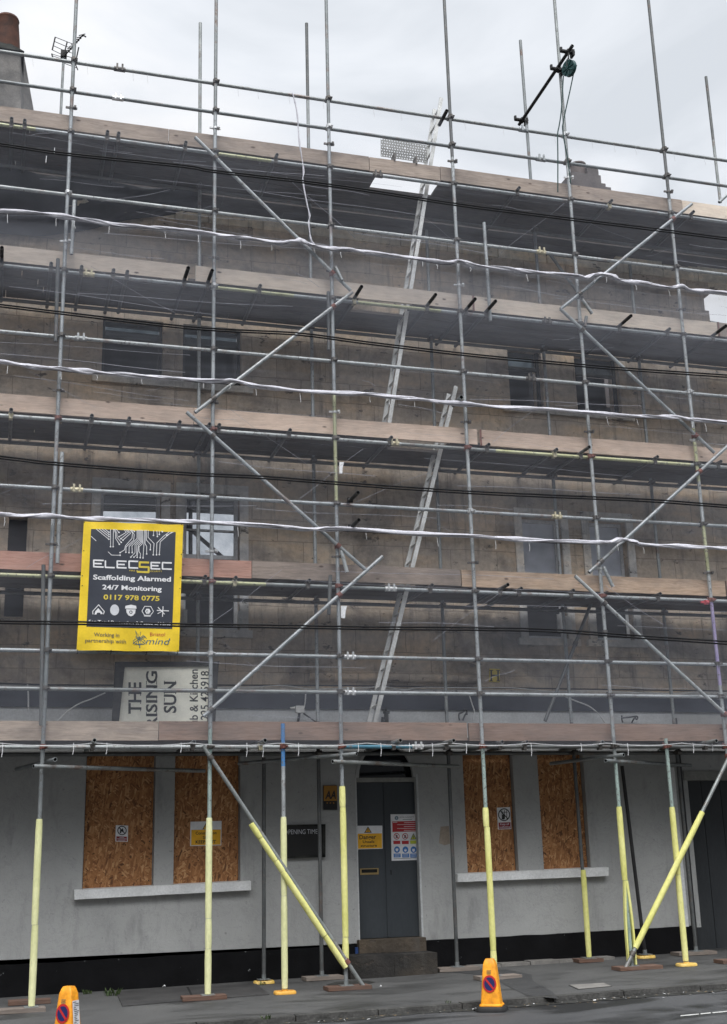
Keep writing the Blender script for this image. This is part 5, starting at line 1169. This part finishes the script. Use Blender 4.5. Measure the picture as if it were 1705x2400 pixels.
s3 = signboard("safety_sign", [(1165, 1893), (1196, 1891.5), (1199, 1943), (1168, 1944)], OY-.006, .005, P['white'], "white and dark red keep off scaffolding notice on a boarded window", "safety sign")
lt = MB(); pxpoly(lt, [(1169, 1928), (1197, 1927), (1197.6, 1941.5), (1169.6, 1942.5)], Yg, 0, 0); pxdisc(lt, (1182, 1909.5), 14, 15, Yg, 1, 28, .84); pxline(lt, [(1172.5, 1899.5), (1191.5, 1919.5)], 2.2, Yg-.0006, 1)
for x in (1177, 1183, 1188): pxline(lt, [(x, 1899), (x+.5, 1920)], 1.4, Yg-.0004, 1)
pxline(lt, [(1175, 1904), (1190, 1903.5)], 1.3, Yg-.0004, 1); pxpoly(lt, [(1176, 1920), (1178, 1910), (1181, 1906), (1184, 1912), (1182, 1921)], Yg-.0003, 0, 1)
textp(lt, "Keep off", (1173, 1934), (1194, 1933.4), 4.6, Yg-.0006, 2, .01); textp(lt, "scaffolding", (1171, 1940.5), (1196, 1939.8), 4.2, Yg-.0006, 2, .01)
build("lettering", lt, [P['crimson'], P['ink'], P['pale']], s3, flat=True, recalc=False)
# door notices
dYs = dY-.006; dYg = dYs-.0012
s4 = signboard("safety_sign", [(831, 1935.5), (896.5, 1935), (897.5, 1989), (832, 1991)], dYs, .004, P['white'], "yellow and white danger unsafe structure notice on the charcoal door", "safety sign")
lt = MB(); pxpoly(lt, [(833, 1954), (895.5, 1953), (896, 1987.5), (833.5, 1989.5)], dYg, 0, 0); pxpoly(lt, [(854, 1952), (863, 1936.8), (872, 1951.5)], dYg, 0, 1); pxpoly(lt, [(857, 1950.3), (863, 1940), (869, 1950)], dYg-.0005, 0, 0); pxline(lt, [(863, 1943), (863, 1948.5)], 1.8, dYg-.001, 1)
textp(lt, "Danger", (843, 1967), (882, 1966), 9.5, dYg-.0006, 1, .02); textp(lt, "Unsafe", (851, 1976), (878, 1975.5), 6, dYg-.0006, 1, .02); textp(lt, "structure", (846, 1985), (884, 1984.3), 6, dYg-.0006, 1, .02)
build("lettering", lt, [P['amber'], P['ink']], s4, flat=True, recalc=False)
s5 = signboard("safety_poster", [(916, 1908.5), (980, 1908), (984, 2015.5), (918.5, 2017.5)], dYs, .003, P['white'], "tall site safety poster with red panel and blue symbols on the charcoal door", "poster")
lt = MB(); PP5 = [P['red'], P['blue'], P['teal'], P['lime'], P['white'], P['slate']]; pt_ = lambda x, y: T(x, y, 860, 1600)
def p5(nm):
    global lt
    build(nm, lt, PP5, s5, flat=True, recalc=False); lt = MB()
pxpoly(lt, [pt_(226, 1228), pt_(444, 1224), pt_(448, 1316), pt_(228, 1322)], dYg, 0, 0)
for i in range(5): pxline(lt, [pt_(300-(i % 2)*60+30, 1240+i*17), pt_(438, 1238+i*17)], 1.0, dYg-.0006, 4)
pxline(lt, [pt_(232, 1236), pt_(270, 1235)], 1.4, dYg-.0006, 4); pxdisc(lt, pt_(264, 1198), 4.3, 4.6, dYg, 2, 18, .6); pxline(lt, [pt_(255, 1198), pt_(274, 1198)], 2, dYg-.0004, 2)
build("red_panel", lt, PP5, s5, flat=True, recalc=False); lt = MB(); textp(lt, "SITE SAFETY", pt_(292, 1197), pt_(420, 1194), 2.6, dYg-.0004, 5, .0); pxline(lt, [pt_(320, 1212), pt_(400, 1210)], 1.0, dYg-.0004, 5)
p5("lettering")
for k, cx_ in enumerate((265, 340)):
    pxdisc(lt, pt_(cx_, 1360), 7, 7.6, dYg, 0, 22, .78); pxline(lt, [pt_(cx_-17, 1342), pt_(cx_+17, 1378)], 1.5, dYg-.0005, 0); pxpoly(lt, [pt_(cx_-10, 1375), pt_(cx_-4, 1345), pt_(cx_+8, 1350), pt_(cx_+10, 1375)], dYg-.0002, 0, 5)
    pxpoly(lt, [pt_(cx_-30, 1400), pt_(cx_+32, 1398), pt_(cx_+33, 1428), pt_(cx_-28, 1430)], dYg, 0, 0); p5("prohibition_symbol")
pxpoly(lt, [pt_(386, 1390), pt_(413, 1332), pt_(442, 1388)], dYg, 0, 5); pxpoly(lt, [pt_(394, 1386), pt_(413, 1345), pt_(434, 1384)], dYg-.0004, 0, 3); pxline(lt, [pt_(413, 1358), pt_(413, 1378)], 1.5, dYg-.0008, 5)
pxpoly(lt, [pt_(384, 1397), pt_(444, 1395), pt_(446, 1425), pt_(386, 1427)], dYg, 0, 3); p5("warning_symbol")
for k, cx_ in enumerate((268, 343, 415)):
    pxdisc(lt, pt_(cx_, 1478), 6.8, 7.6, dYg, 1, 22); pxdisc(lt, pt_(cx_, 1480+k*2), 3, 3.6, dYg-.0004, 4, 12); pxline(lt, [pt_(cx_-12, 1474), pt_(cx_+12, 1473)], 1.4, dYg-.0006, 4 if k != 1 else 1)
    pxpoly(lt, [pt_(cx_-30, 1514), pt_(cx_+32, 1512), pt_(cx_+33, 1546), pt_(cx_-28, 1548)], dYg, 0, 1)
    for j in range(2): pxline(lt, [pt_(cx_-20, 1524+j*12), pt_(cx_+22, 1523+j*12)], .9, dYg-.0005, 4)
    p5("instruction_symbol")
pxline(lt, [T(240, 48, 860, 2000), T(450, 40, 860, 2000)], 1, dYg, 5); p5("small_print")
# AA plaque
aY = BY-.03
s6 = signboard("rating_plaque", [(758.5, 1841), (790.5, 1840.5), (791, 1898), (759, 1898)], aY, .025, P['black'], "small amber and black three star rating plaque beside the door", "plaque")
lt = MB(); pxpoly(lt, [(759, 1841.6), (790.2, 1841.2), (790.4, 1877), (759.2, 1877.4)], aY-.0015, 0, 0); textp(lt, "AA", (762.5, 1872), (788, 1871.5), 18, aY-.0028, 1, .03, .22)
for x in (767.5, 775, 782.5):
    st_ = []
    for i in range(10): r_ = (2.6 if i % 2 == 0 else 1.1); st_.append((x+r_*math.sin(math.pi*i/5), 1882-r_*math.cos(math.pi*i/5)))
    pxpoly(lt, st_, aY-.0015, 0, 2)
build("lettering", lt, [P['shadeamber'], P['ink'], P['shadeamber']], s6, flat=True, recalc=False)  # amber print darkened in colour for the shade on the plaque
# opening times board
oY = BY-.035
s7b = signboard("notice_board", [(672, 1936), (759, 1934.5), (759, 2008), (672, 2011)], oY, .02, P['black'], "black opening times notice board in a worn frame beside the door", "notice board")
fr = MB()
for q in ([(671, 1933), (763, 1931.5), (763, 1935.5), (671, 1937)], [(671, 2007), (763, 2004), (763, 2009), (671, 2012)], [(757, 1932), (763.5, 1932), (763.5, 2008), (757, 2008)], [(669, 1933), (674, 1933), (674, 2011), (669, 2011)]): pxpoly(fr, q, oY-.012, .035)
build("frame", fr, M['lead'], s7b, flat=True)
lt = MB(); textp(lt, "OPENING TIMES", (667, 1955.5), (750, 1954), 11, oY-.0015, 0, -.01); build("lettering", lt, P['pale'], s7b, flat=True, recalc=False)
# white tags on an upright
for c, lab in (([(796, 1083), (807, 1083), (803.5, 1097), (803, 1110), (796, 1110)], "upper white plastic tag tied to the yellow-marked upright"), ([(800, 1420), (814, 1420), (810.5, 1433), (809, 1449), (800, 1448)], "lower white plastic tag tied to the upright under the second lowest boards")):
    mb = MB(); pxpoly(mb, c, -.03, .004); tag(build("plastic_tag", mb, M['tie'], flat=True), lab, "tag", "white plastic tags")
p = at(*T(1432, 802, 1275, 1200), -.04); o = build("scaffold_clip", MB().tube((p.x-.02, -.06, p.z), (p.x+.03, -.05, p.z), .033, 14).box(p.x-.07, p.x, -.05, -.02, p.z-.01, p.z+.02), flat('red_plastic', (.5, .08, .1))); tag(o, "red plastic clip on the ledger beside the purple upright", "clip")
# perforated plate at the ladder hatch
pp = MB(); c4p = [(893, 322), (1003, 341), (1000.5, 382), (893, 366)]; NX, NZ = 18, 7
def fp(u, v): return at(*tuple((c4p[0][k]*(1-u)+c4p[1][k]*u)*(1-v)+(c4p[3][k]*(1-u)+c4p[2][k]*u)*v for k in (0, 1)), .19)
for j in range(NZ):
    for i in range(NX):
        u0_, u1_, v0_, v1_ = i/NX, (i+1)/NX, j/NZ, (j+1)/NZ; sq = [fp(u0_, v0_), fp((u0_+u1_)/2, v0_), fp(u1_, v0_), fp(u1_, (v0_+v1_)/2), fp(u1_, v1_), fp((u0_+u1_)/2, v1_), fp(u0_, v1_), fp(u0_, (v0_+v1_)/2)]
        hr = .27 if (i*7+j*3) % 23 else .42
        cu, cv = (u0_+u1_)/2+(.12/NX if j % 2 else -.12/NX), (v0_+v1_)/2
        ins = [fp(cu+hr/NX*math.cos(a), cv+hr/NZ*math.sin(a)) for a in [math.pi*1.25+math.pi*k/4 for k in range(8)]]
        V = sq+ins; V += [v+Vector((0, .006, 0)) for v in V]
        pp.add(V, [(k, (k+1) % 8, 8+(k+1) % 8, 8+k) for k in range(8)]+[(16+k, 24+k, 24+(k+1) % 8, 16+(k+1) % 8) for k in range(8)]+[(8+k, 8+(k+1) % 8, 24+(k+1) % 8, 24+k) for k in range(8)])
plate = tag(build("perforated_plate", pp, flat('grey_plate', (.30, .30, .29)), flat=True, recalc=False), "grey perforated plate standing above the topmost boards beside the ladder", "plate")
for px in (924, 975): q = at(px, 369+(px-924)*.16, .1); build("hook", MB().box(q.x-.012, q.x+.012, .06, .2, q.z-.06, q.z+.05), M['coup'], plate)

# ------------------------------------------------------------------ gin wheel on its arm
A_, B_ = at(1224, 282, 1.02), at(1309, 163, -.06); dr_ = (B_-A_).normalized(); tip = at(1338.5, 112.5, -.43)
dr_ = (tip-A_).normalized()
gin = build("hoist_beam", MB().tube(A_-dr_*.1, tip+dr_*.05, .026, 14, True, True, 0, dark=1), [M['black'], M['bore']]); tag(gin, "black hoist arm tube clamped across two uprights against the sky", "hoist beam")
for p in (A_, B_, tip-dr_*.08):
    build("clamp", MB().tube(p-dr_*.035, p+dr_*.035, .04, 10).box(p.x-.12, p.x+.10, p.y-.03, p.y+.03, p.z-.012, p.z+.014).box(p.x-.13, p.x-.10, p.y-.02, p.y+.02, p.z-.01, p.z+.06).box(p.x+.05, p.x+.085, p.y-.05, p.y+.05, p.z-.07, p.z+.03), M['iron'], gin)
wy = tip.y; wcn = at(1334.6, 160, wy); ax = Vector((.93, .30, .12)).normalized(); a1 = ax.orthogonal().normalized(); b1 = ax.cross(a1)
wm = MB(); n = 28; prof = [(.115, -.028), (.125, -.03), (.115, -.008), (.115, .008), (.125, .03), (.115, .028)]
V = [wcn+ax*h+(a1*math.cos(2*math.pi*i/n)+b1*math.sin(2*math.pi*i/n))*r for r, h in prof for i in range(n)]
wm.add(V, [(k*n+i, k*n+(i+1) % n, (k+1)*n+(i+1) % n, (k+1)*n+i) for k in range(5) for i in range(n)]+[tuple(range(n))[::-1], tuple(range(5*n, 6*n))])
for k in range(4):
    a = math.pi*k/4; d = a1*math.cos(a)+b1*math.sin(a); wm.tube(wcn+d*.11-ax*.032, wcn-d*.11-ax*.032, .009, 6)
wm.tube(wcn-ax*.05, wcn+ax*.05, .022, 8)
gw_ = tag(build("gin_wheel", wm, M['wheel']), "dark green hoist wheel hanging from the black arm", "pulley")
hk = wcn+Vector((0, 0, .13)); build("hanger", MB().path([wcn+ax*.045, hk+ax*.04, hk+Vector((0, 0, .05)), hk-ax*.04, wcn-ax*.045], .009, 6).tube(hk+Vector((0, 0, .04)), tip-dr_*.06, .011, 6), M['iron'], gw_)
rp_ = [at(x, y, wy) for x, y in ((1352, 153), (1349, 160), (1345, 172), (1337, 210), (1327, 255), (1320, 290), (1319, 300), (1322, 325), (1327, 350), (1332, 380), (1338, 430))]
rp2 = [at(x, y, wy) for x, y in ((1321, 178), (1320, 195), (1316, 260), (1311, 295), (1307.5, 315), (1308, 360), (1308, 400), (1308, 450))]
tag(build("hoist_rope", MB().path(smooth(rp_, 5), .009, 6).path(smooth(rp2, 5), .009, 6), M['rope']), "dark rope running down from the green hoist wheel", "rope")
lp = [wcn+(a1*math.cos(t)+b1*math.sin(t))*.13 for t in [i*.35 for i in range(10)]]
# ------------------------------------------------------------------ aerial
AY = 3.4; am = at(150, 128, AY); ab = at(142, 280, AY)
ae = tag(build("aerial", MB().tube((ab.x, AY, ab.z-.6), (am.x, AY, am.z), .022, 10), M['galv2'], origin=(ab.x, AY, ab.z-.6)), "rooftop television aerial on a thin mast near the terracotta chimney", "aerial")
bo = MB(); p0_, p1_ = at(150, 133, AY), at(195, 82, AY-.5); bo.tube(p0_, p1_, .011, 8)
for i in range(9):
    p = p0_.lerp(p1_, .15+.1*i); bo.tube(p+Vector((-.05, 0, .0)), p+Vector((.05, 0, .05)), .008, 6)
bo.tube(p1_, p1_+Vector((.05, 0, -.03)), .012, 6); bo.box(am.x-.05, am.x+.05, AY-.05, AY+.05, am.z-.06, am.z+.06)
build("boom", bo, M['iron'], ae)
rf = MB(); g = lambda x, y: at(x, y, AY+.05)
for (a, b) in (((130, 87), (123, 117)), ((158, 98), (150, 130)), ((185, 111), (179, 140))): rf.tube(g(*a), g(*b), .012, 6)
for k in range(4):
    t = k/3; a = g(130-7*t, 87+30*t); b = g(158-8*t, 98+32*t); c = g(178-5*t, 106+30*t); rf.tube(a, b, .006, 5); rf.tube(b, c, .006, 5)
rf.tube(g(122, 126), g(124, 135), .012, 6)
for k in range(3): rf.tube(g(124, 127+k*4), g(150, 135+k*5), .005, 5)
rf.tube(g(150, 148), g(182, 160), .006, 5); rf.tube(g(178, 152), g(183, 164), .010, 5)
build("reflector", rf, M['iron'], ae)

# ------------------------------------------------------------------ wall brackets and small fittings
def bracket(pts, extra, lab, Y=1.2):
    mb = MB()
    for l in pts: mb.path(smooth([at(*T(*q, *extra), Y) for q in l], 4), .011, 6)
    tag(build("wall_bracket", mb, M['iron']), lab, "bracket", "iron brackets on the painted wall")
bracket([[(820, 270), (815, 300), (822, 335)], [(820, 272), (850, 262), (868, 245)], [(850, 335), (868, 290), (885, 262), (878, 240), (862, 238)], [(885, 262), (888, 285)]], (860, 1600), "curled black iron bracket between the inner upright and hanging cable")
bracket([[(690, 290), (692, 325), (700, 352)], [(692, 312), (745, 308), (800, 300), (825, 298), (832, 312), (822, 325), (812, 318)], [(778, 355), (795, 325), (815, 303)]], (1275, 1600), "black scroll bracket on the grey wall band near the garage end")
p = at(702, 1668, 1.1); fl = build("floodlight", MB().box(p.x-.06, p.x+.05, 1.02, 1.1, p.z-.02, p.z+.07).tube((p.x-.12, 1.1, p.z+.04), (p.x-.05, 1.1, p.z+.05), .018, 8), M['dirtywhite']); tag(fl, "small weathered floodlight on the wall above the lowest deck", "floodlight")
build("arm", MB().path([(p.x, 1.1, p.z-.02), (p.x, 1.16, p.z-.1), (p.x, 1.28, p.z-.18)], .018, 8).path([at(712, 1672, 1.12), at(735, 1688, 1.15), at(755, 1700, 1.2)], .010, 6), M['lead'], fl)
p = at(906, 1676, 1.2); tag(build("wall_lamp", MB().tube((p.x, 1.2, p.z-.2), (p.x, 1.2, p.z+.02), .03, 10).tube((p.x, 1.2, p.z+.02), (p.x, 1.2, p.z+.05), .045, 10).tube((p.x-.06, 1.2, p.z-.1), (p.x-.05, 1.2, p.z-.03), .02, 8).tube((p.x, 1.2, p.z+.05), (p.x, 1.2, p.z+.10), .012, 8).tube((p.x, 1.2, p.z-.08), (p.x, 1.3, p.z-.08), .012, 6), M['lead']), "dark lantern fitting on the wall by the foot of the lower ladder", "lantern")
p = at(839, 2230, BY-.04); o = build("meter_box", MB().box(p.x-.03, p.x+.03, BY-.05, BY-.012, p.z-.055, p.z+.05).box(p.x-.022, p.x+.022, BY-.056, BY-.05, p.z-.02, p.z+.03), flat('blue_plastic', (.03, .07, .22))); tag(o, "small blue plastic box on the plinth beside the doorstep", "box")

# ------------------------------------------------------------------ traffic cones
def cone(name, cx, cy, rot, lab, H=.50, labelled=False):
    z = roadz(cx, cy); root = empty(name, (cx, cy, z)); tag(root, lab, "traffic cone", "no-waiting cones in the gutter")
    c, s = math.cos(rot), math.sin(rot); W_ = lambda x, y, zz: (cx+x*c-y*s, cy+x*s+y*c, z+zz)
    n = 32; bs = MB(); pts = []
    for i in range(n):
        a = 2*math.pi*i/n; u, v = math.cos(a), math.sin(a); pts.append((.155*abs(u)**.45*(1 if u > 0 else -1), .15*abs(v)**.45*(1 if v > 0 else -1)))
    rings = [(1, 0.001), (1, .028), (.95, .045), (.72, .055)]
    V = [W_(px*k, py*k, zz) for k, zz in rings for px, py in pts]
    bs.add(V, [(k*n+i, k*n+(i+1) % n, (k+1)*n+(i+1) % n, (k+1)*n+i) for k in range(3) for i in range(n)]+[tuple(range(n))[::-1], tuple(range(3*n, 4*n))]); build("rubber_base", bs, M['cable'] if 0 else M['black'], root)
    # body: rounded square pyramid with shoulders
    bd = MB(); m_ = 40; prof = [(.108, .106, .053), (.100, .098, .10), (.068, .066, H-.06), (.055, .052, H-.022), (.042, .040, H)]
    def sq(hx, hy, zz, e): 
        o_ = []
        for i in range(m_):
            a = 2*math.pi*(i+.5)/m_; u, v = math.cos(a), math.sin(a); o_.append(W_(hx*abs(u)**e*(1 if u > 0 else -1), hy*abs(v)**e*(1 if v > 0 else -1), zz))
        return o_
    V = []
    for hx, hy, zz in prof: V += sq(hx, hy, zz, .28)
    bd.add(V, [(k*m_+i, k*m_+(i+1) % m_, (k+1)*m_+(i+1) % m_, (k+1)*m_+i) for k in range(len(prof)-1) for i in range(m_)]+[tuple(range((len(prof)-1)*m_, len(prof)*m_)), tuple(range(m_))[::-1]])
    build("body", bd, M['coneskin'], root, sharp=30)
    fl_ = MB(); V = sq(.118, .116, .05, .28)+sq(.118, .116, .062, .28)+sq(.103, .101, .075, .28); fl_.add(V, [(k*m_+i, k*m_+(i+1) % m_, (k+1)*m_+(i+1) % m_, (k+1)*m_+i) for k in range(2) for i in range(m_)]+[tuple(range(m_))[::-1], tuple(range(2*m_, 3*m_))]); build("skirt", fl_, M['coneskin'], root, sharp=30)
    # the front face slopes back
    def face(u, v, lift=.004):
        t = (v-.10)/(H-.16); hy = .098+(.066-.098)*t; return W_(u, -hy-lift, v)
    dm = MB(); zc_ = H-.225 if labelled else .265; 
    def disc(r0_, r1_, mi, lift, n_=32):
        V = [face(r1_*math.cos(2*math.pi*i/n_), zc_+r1_*1.18*math.sin(2*math.pi*i/n_), lift) for i in range(n_)]
        if r0_ == 0: dm.add(V, [tuple(range(n_))], mi)
        else:
            V += [face(r0_*math.cos(2*math.pi*i/n_), zc_+r0_*1.18*math.sin(2*math.pi*i/n_), lift) for i in range(n_)]; dm.add(V, [(i, (i+1) % n_, n_+(i+1) % n_, n_+i) for i in range(n_)], mi)
    disc(0, .070, 0, .006); disc(0, .054, 1, .0075); r_ = .057; w_ = .009; dd = math.sqrt(.5)
    dm.add([face(-r_*dd-w_*dd, zc_+(r_*dd-w_*dd)*1.18, .009), face(-r_*dd+w_*dd, zc_+(r_*dd+w_*dd)*1.18, .009), face(r_*dd+w_*dd, zc_+(-r_*dd+w_*dd)*1.18, .009), face(r_*dd-w_*dd, zc_+(-r_*dd-w_*dd)*1.18, .009)], [(0, 1, 2, 3)], 0)
    build("no_waiting_disc", dm, [P['signred'], P['signblue']], root, flat=True)
    tm = MB()
    for k in range(4):
        tm.add([face(-.026, H-.105-k*.011, .005), face(.022-.006*(k % 2), H-.105-k*.011, .005), face(.022-.006*(k % 2), H-.111-k*.011, .005), face(-.026, H-.111-k*.011, .005)], [(0, 1, 2, 3)])
    build("moulded_text", tm, P['brass'], root, flat=True)
    if labelled:
        lm = MB(); side = lambda u, v, l: W_((.100+(.068-.100)*((v-.10)/(H-.16)))+l, u, v)
        lm.add([side(-.055, .12, .005), side(.052, .12, .005), side(.052, .40, .005), side(-.055, .40, .005)], [(0, 1, 2, 3)], 0)
        for k in range(17):
            v = .39-k*.0158; a = -.046+random.uniform(0, .02); b = a+random.uniform(.03, .08)
            lm.add([side(a, v, .0065), side(min(b, .046), v, .0065), side(min(b, .046), v-.007, .0065), side(a, v-.007, .0065)], [(0, 1, 2, 3)], 1)
        build("paper_notice", lm, [P['white'], P['slate']], root, flat=True)
    return root
cR = at(1152, 2360, -2.10); cone("traffic_cone", cR.x, -2.12, R(-31), "orange no-waiting cone standing whole in the gutter on its black base")
cL = at(160, 2360, -2.35); cone("traffic_cone", cL.x, -2.36, R(-36), "orange no-waiting cone with a white printed notice stuck on its side", .52, True)

# ------------------------------------------------------------------ weeds and litter
def tuft(px, py, n, size, lab, Y=None):
    p = gpt(px, py, 0) if Y is None else at(px, py, Y); mb = MB(); rnd = random.Random(int(px))
    for i in range(n):
        a = rnd.uniform(0, 6.28); l = size*rnd.uniform(.5, 1); q = p+Vector((rnd.uniform(-1, 1)*size*.8, rnd.uniform(-.3, .3)*size, 0)); t = q+Vector((math.cos(a)*l*.6, math.sin(a)*l*.4, l)); w = Vector((-math.sin(a), math.cos(a), 0))*size*.10
        mid = q.lerp(t, .55)+Vector((0, 0, size*.1)); mb.add([q-w*.5, mid-w, t, mid+w, q+w*.5], [(0, 1, 2, 3, 4)])
    return tag(build("weed", mb, M['weed'], recalc=False, flat=True), lab, "plant", "weeds along wall and kerb")
tuft(263, 2334, 30, .10, "green weed tuft at the corner of the cellar hatch"); tuft(205, 2330, 34, .06, "low weeds at the plinth foot beside the cropped cone")
tuft(616, 2309, 14, .05, "tiny weed by the yellow base pad"); tuft(625, 2390, 16, .06, "weed growing in the kerb joint below the blue topped post")
tuft(1050, 2352, 14, .04, "small dry weed in the kerb joint before the whole cone")
rnd = random.Random(5); lm = MB()
for i in range(620):
    x = rnd.uniform(-2, 10.5); y = KY-abs(rnd.gauss(0.05, .14))-.01; z = roadz(x, y)+.008; s_ = rnd.choice((rnd.uniform(.005, .016), rnd.uniform(.008, .03))); a = rnd.uniform(0, 6.28); u = Vector((math.cos(a), math.sin(a), rnd.uniform(-.2, .3)))*s_; v = Vector((-math.sin(a), math.cos(a), rnd.uniform(-.1, .4)))*s_*.6; c = Vector((x, y, z))
    lm.add([c-u, c-v*.8, c+u, c+v], [(0, 1, 2, 3)], rnd.choice((0, 0, 0, 1, 2, 2)))
tag(build("litter", lm, [M['dry'], M['tie'], M['cover']], recalc=False, flat=True), "dead leaves and grit scattered in the gutter", None, None, 'stuff')
def scrap(px, py, s_, lab, mat='tie', road=True):
    d = ray(px, py); zz = (-.1 if road else gz(4, -1)); p = CAM+d*((zz-CAM.z)/d.z); p.z = (roadz(p.x, p.y) if road else gz(p.x, p.y))+.012
    mb = MB().add([p+Vector((-s_, 0, 0)), p+Vector((-s_*.2, -s_*.4, .01)), p+Vector((s_, -s_*.1, .004)), p+Vector((s_*.3, s_*.5, .02))], [(0, 1, 2, 3)]); mb.prism([v for v in mb.v], (0, 0, .004))
    tag(build("paper_scrap", mb, M[mat], flat=True), lab, "litter", "scraps of litter by the kerb")
scrap(1238, 2352, .035, "white scrap of litter beyond the whole cone's base"); scrap(1100, 2364, .022, "small white scrap of litter before the whole cone's base"); scrap(744, 2389, .016, "tiny white scrap in the gutter below the shared sole board"); scrap(385, 2321, .018, "white pellet of litter on the cellar hatch", 'tie', False); scrap(893, 2319, .012, "white fleck of litter on the pavement before the doorstep", 'tie', False)
print("objects", len(bpy.data.objects))
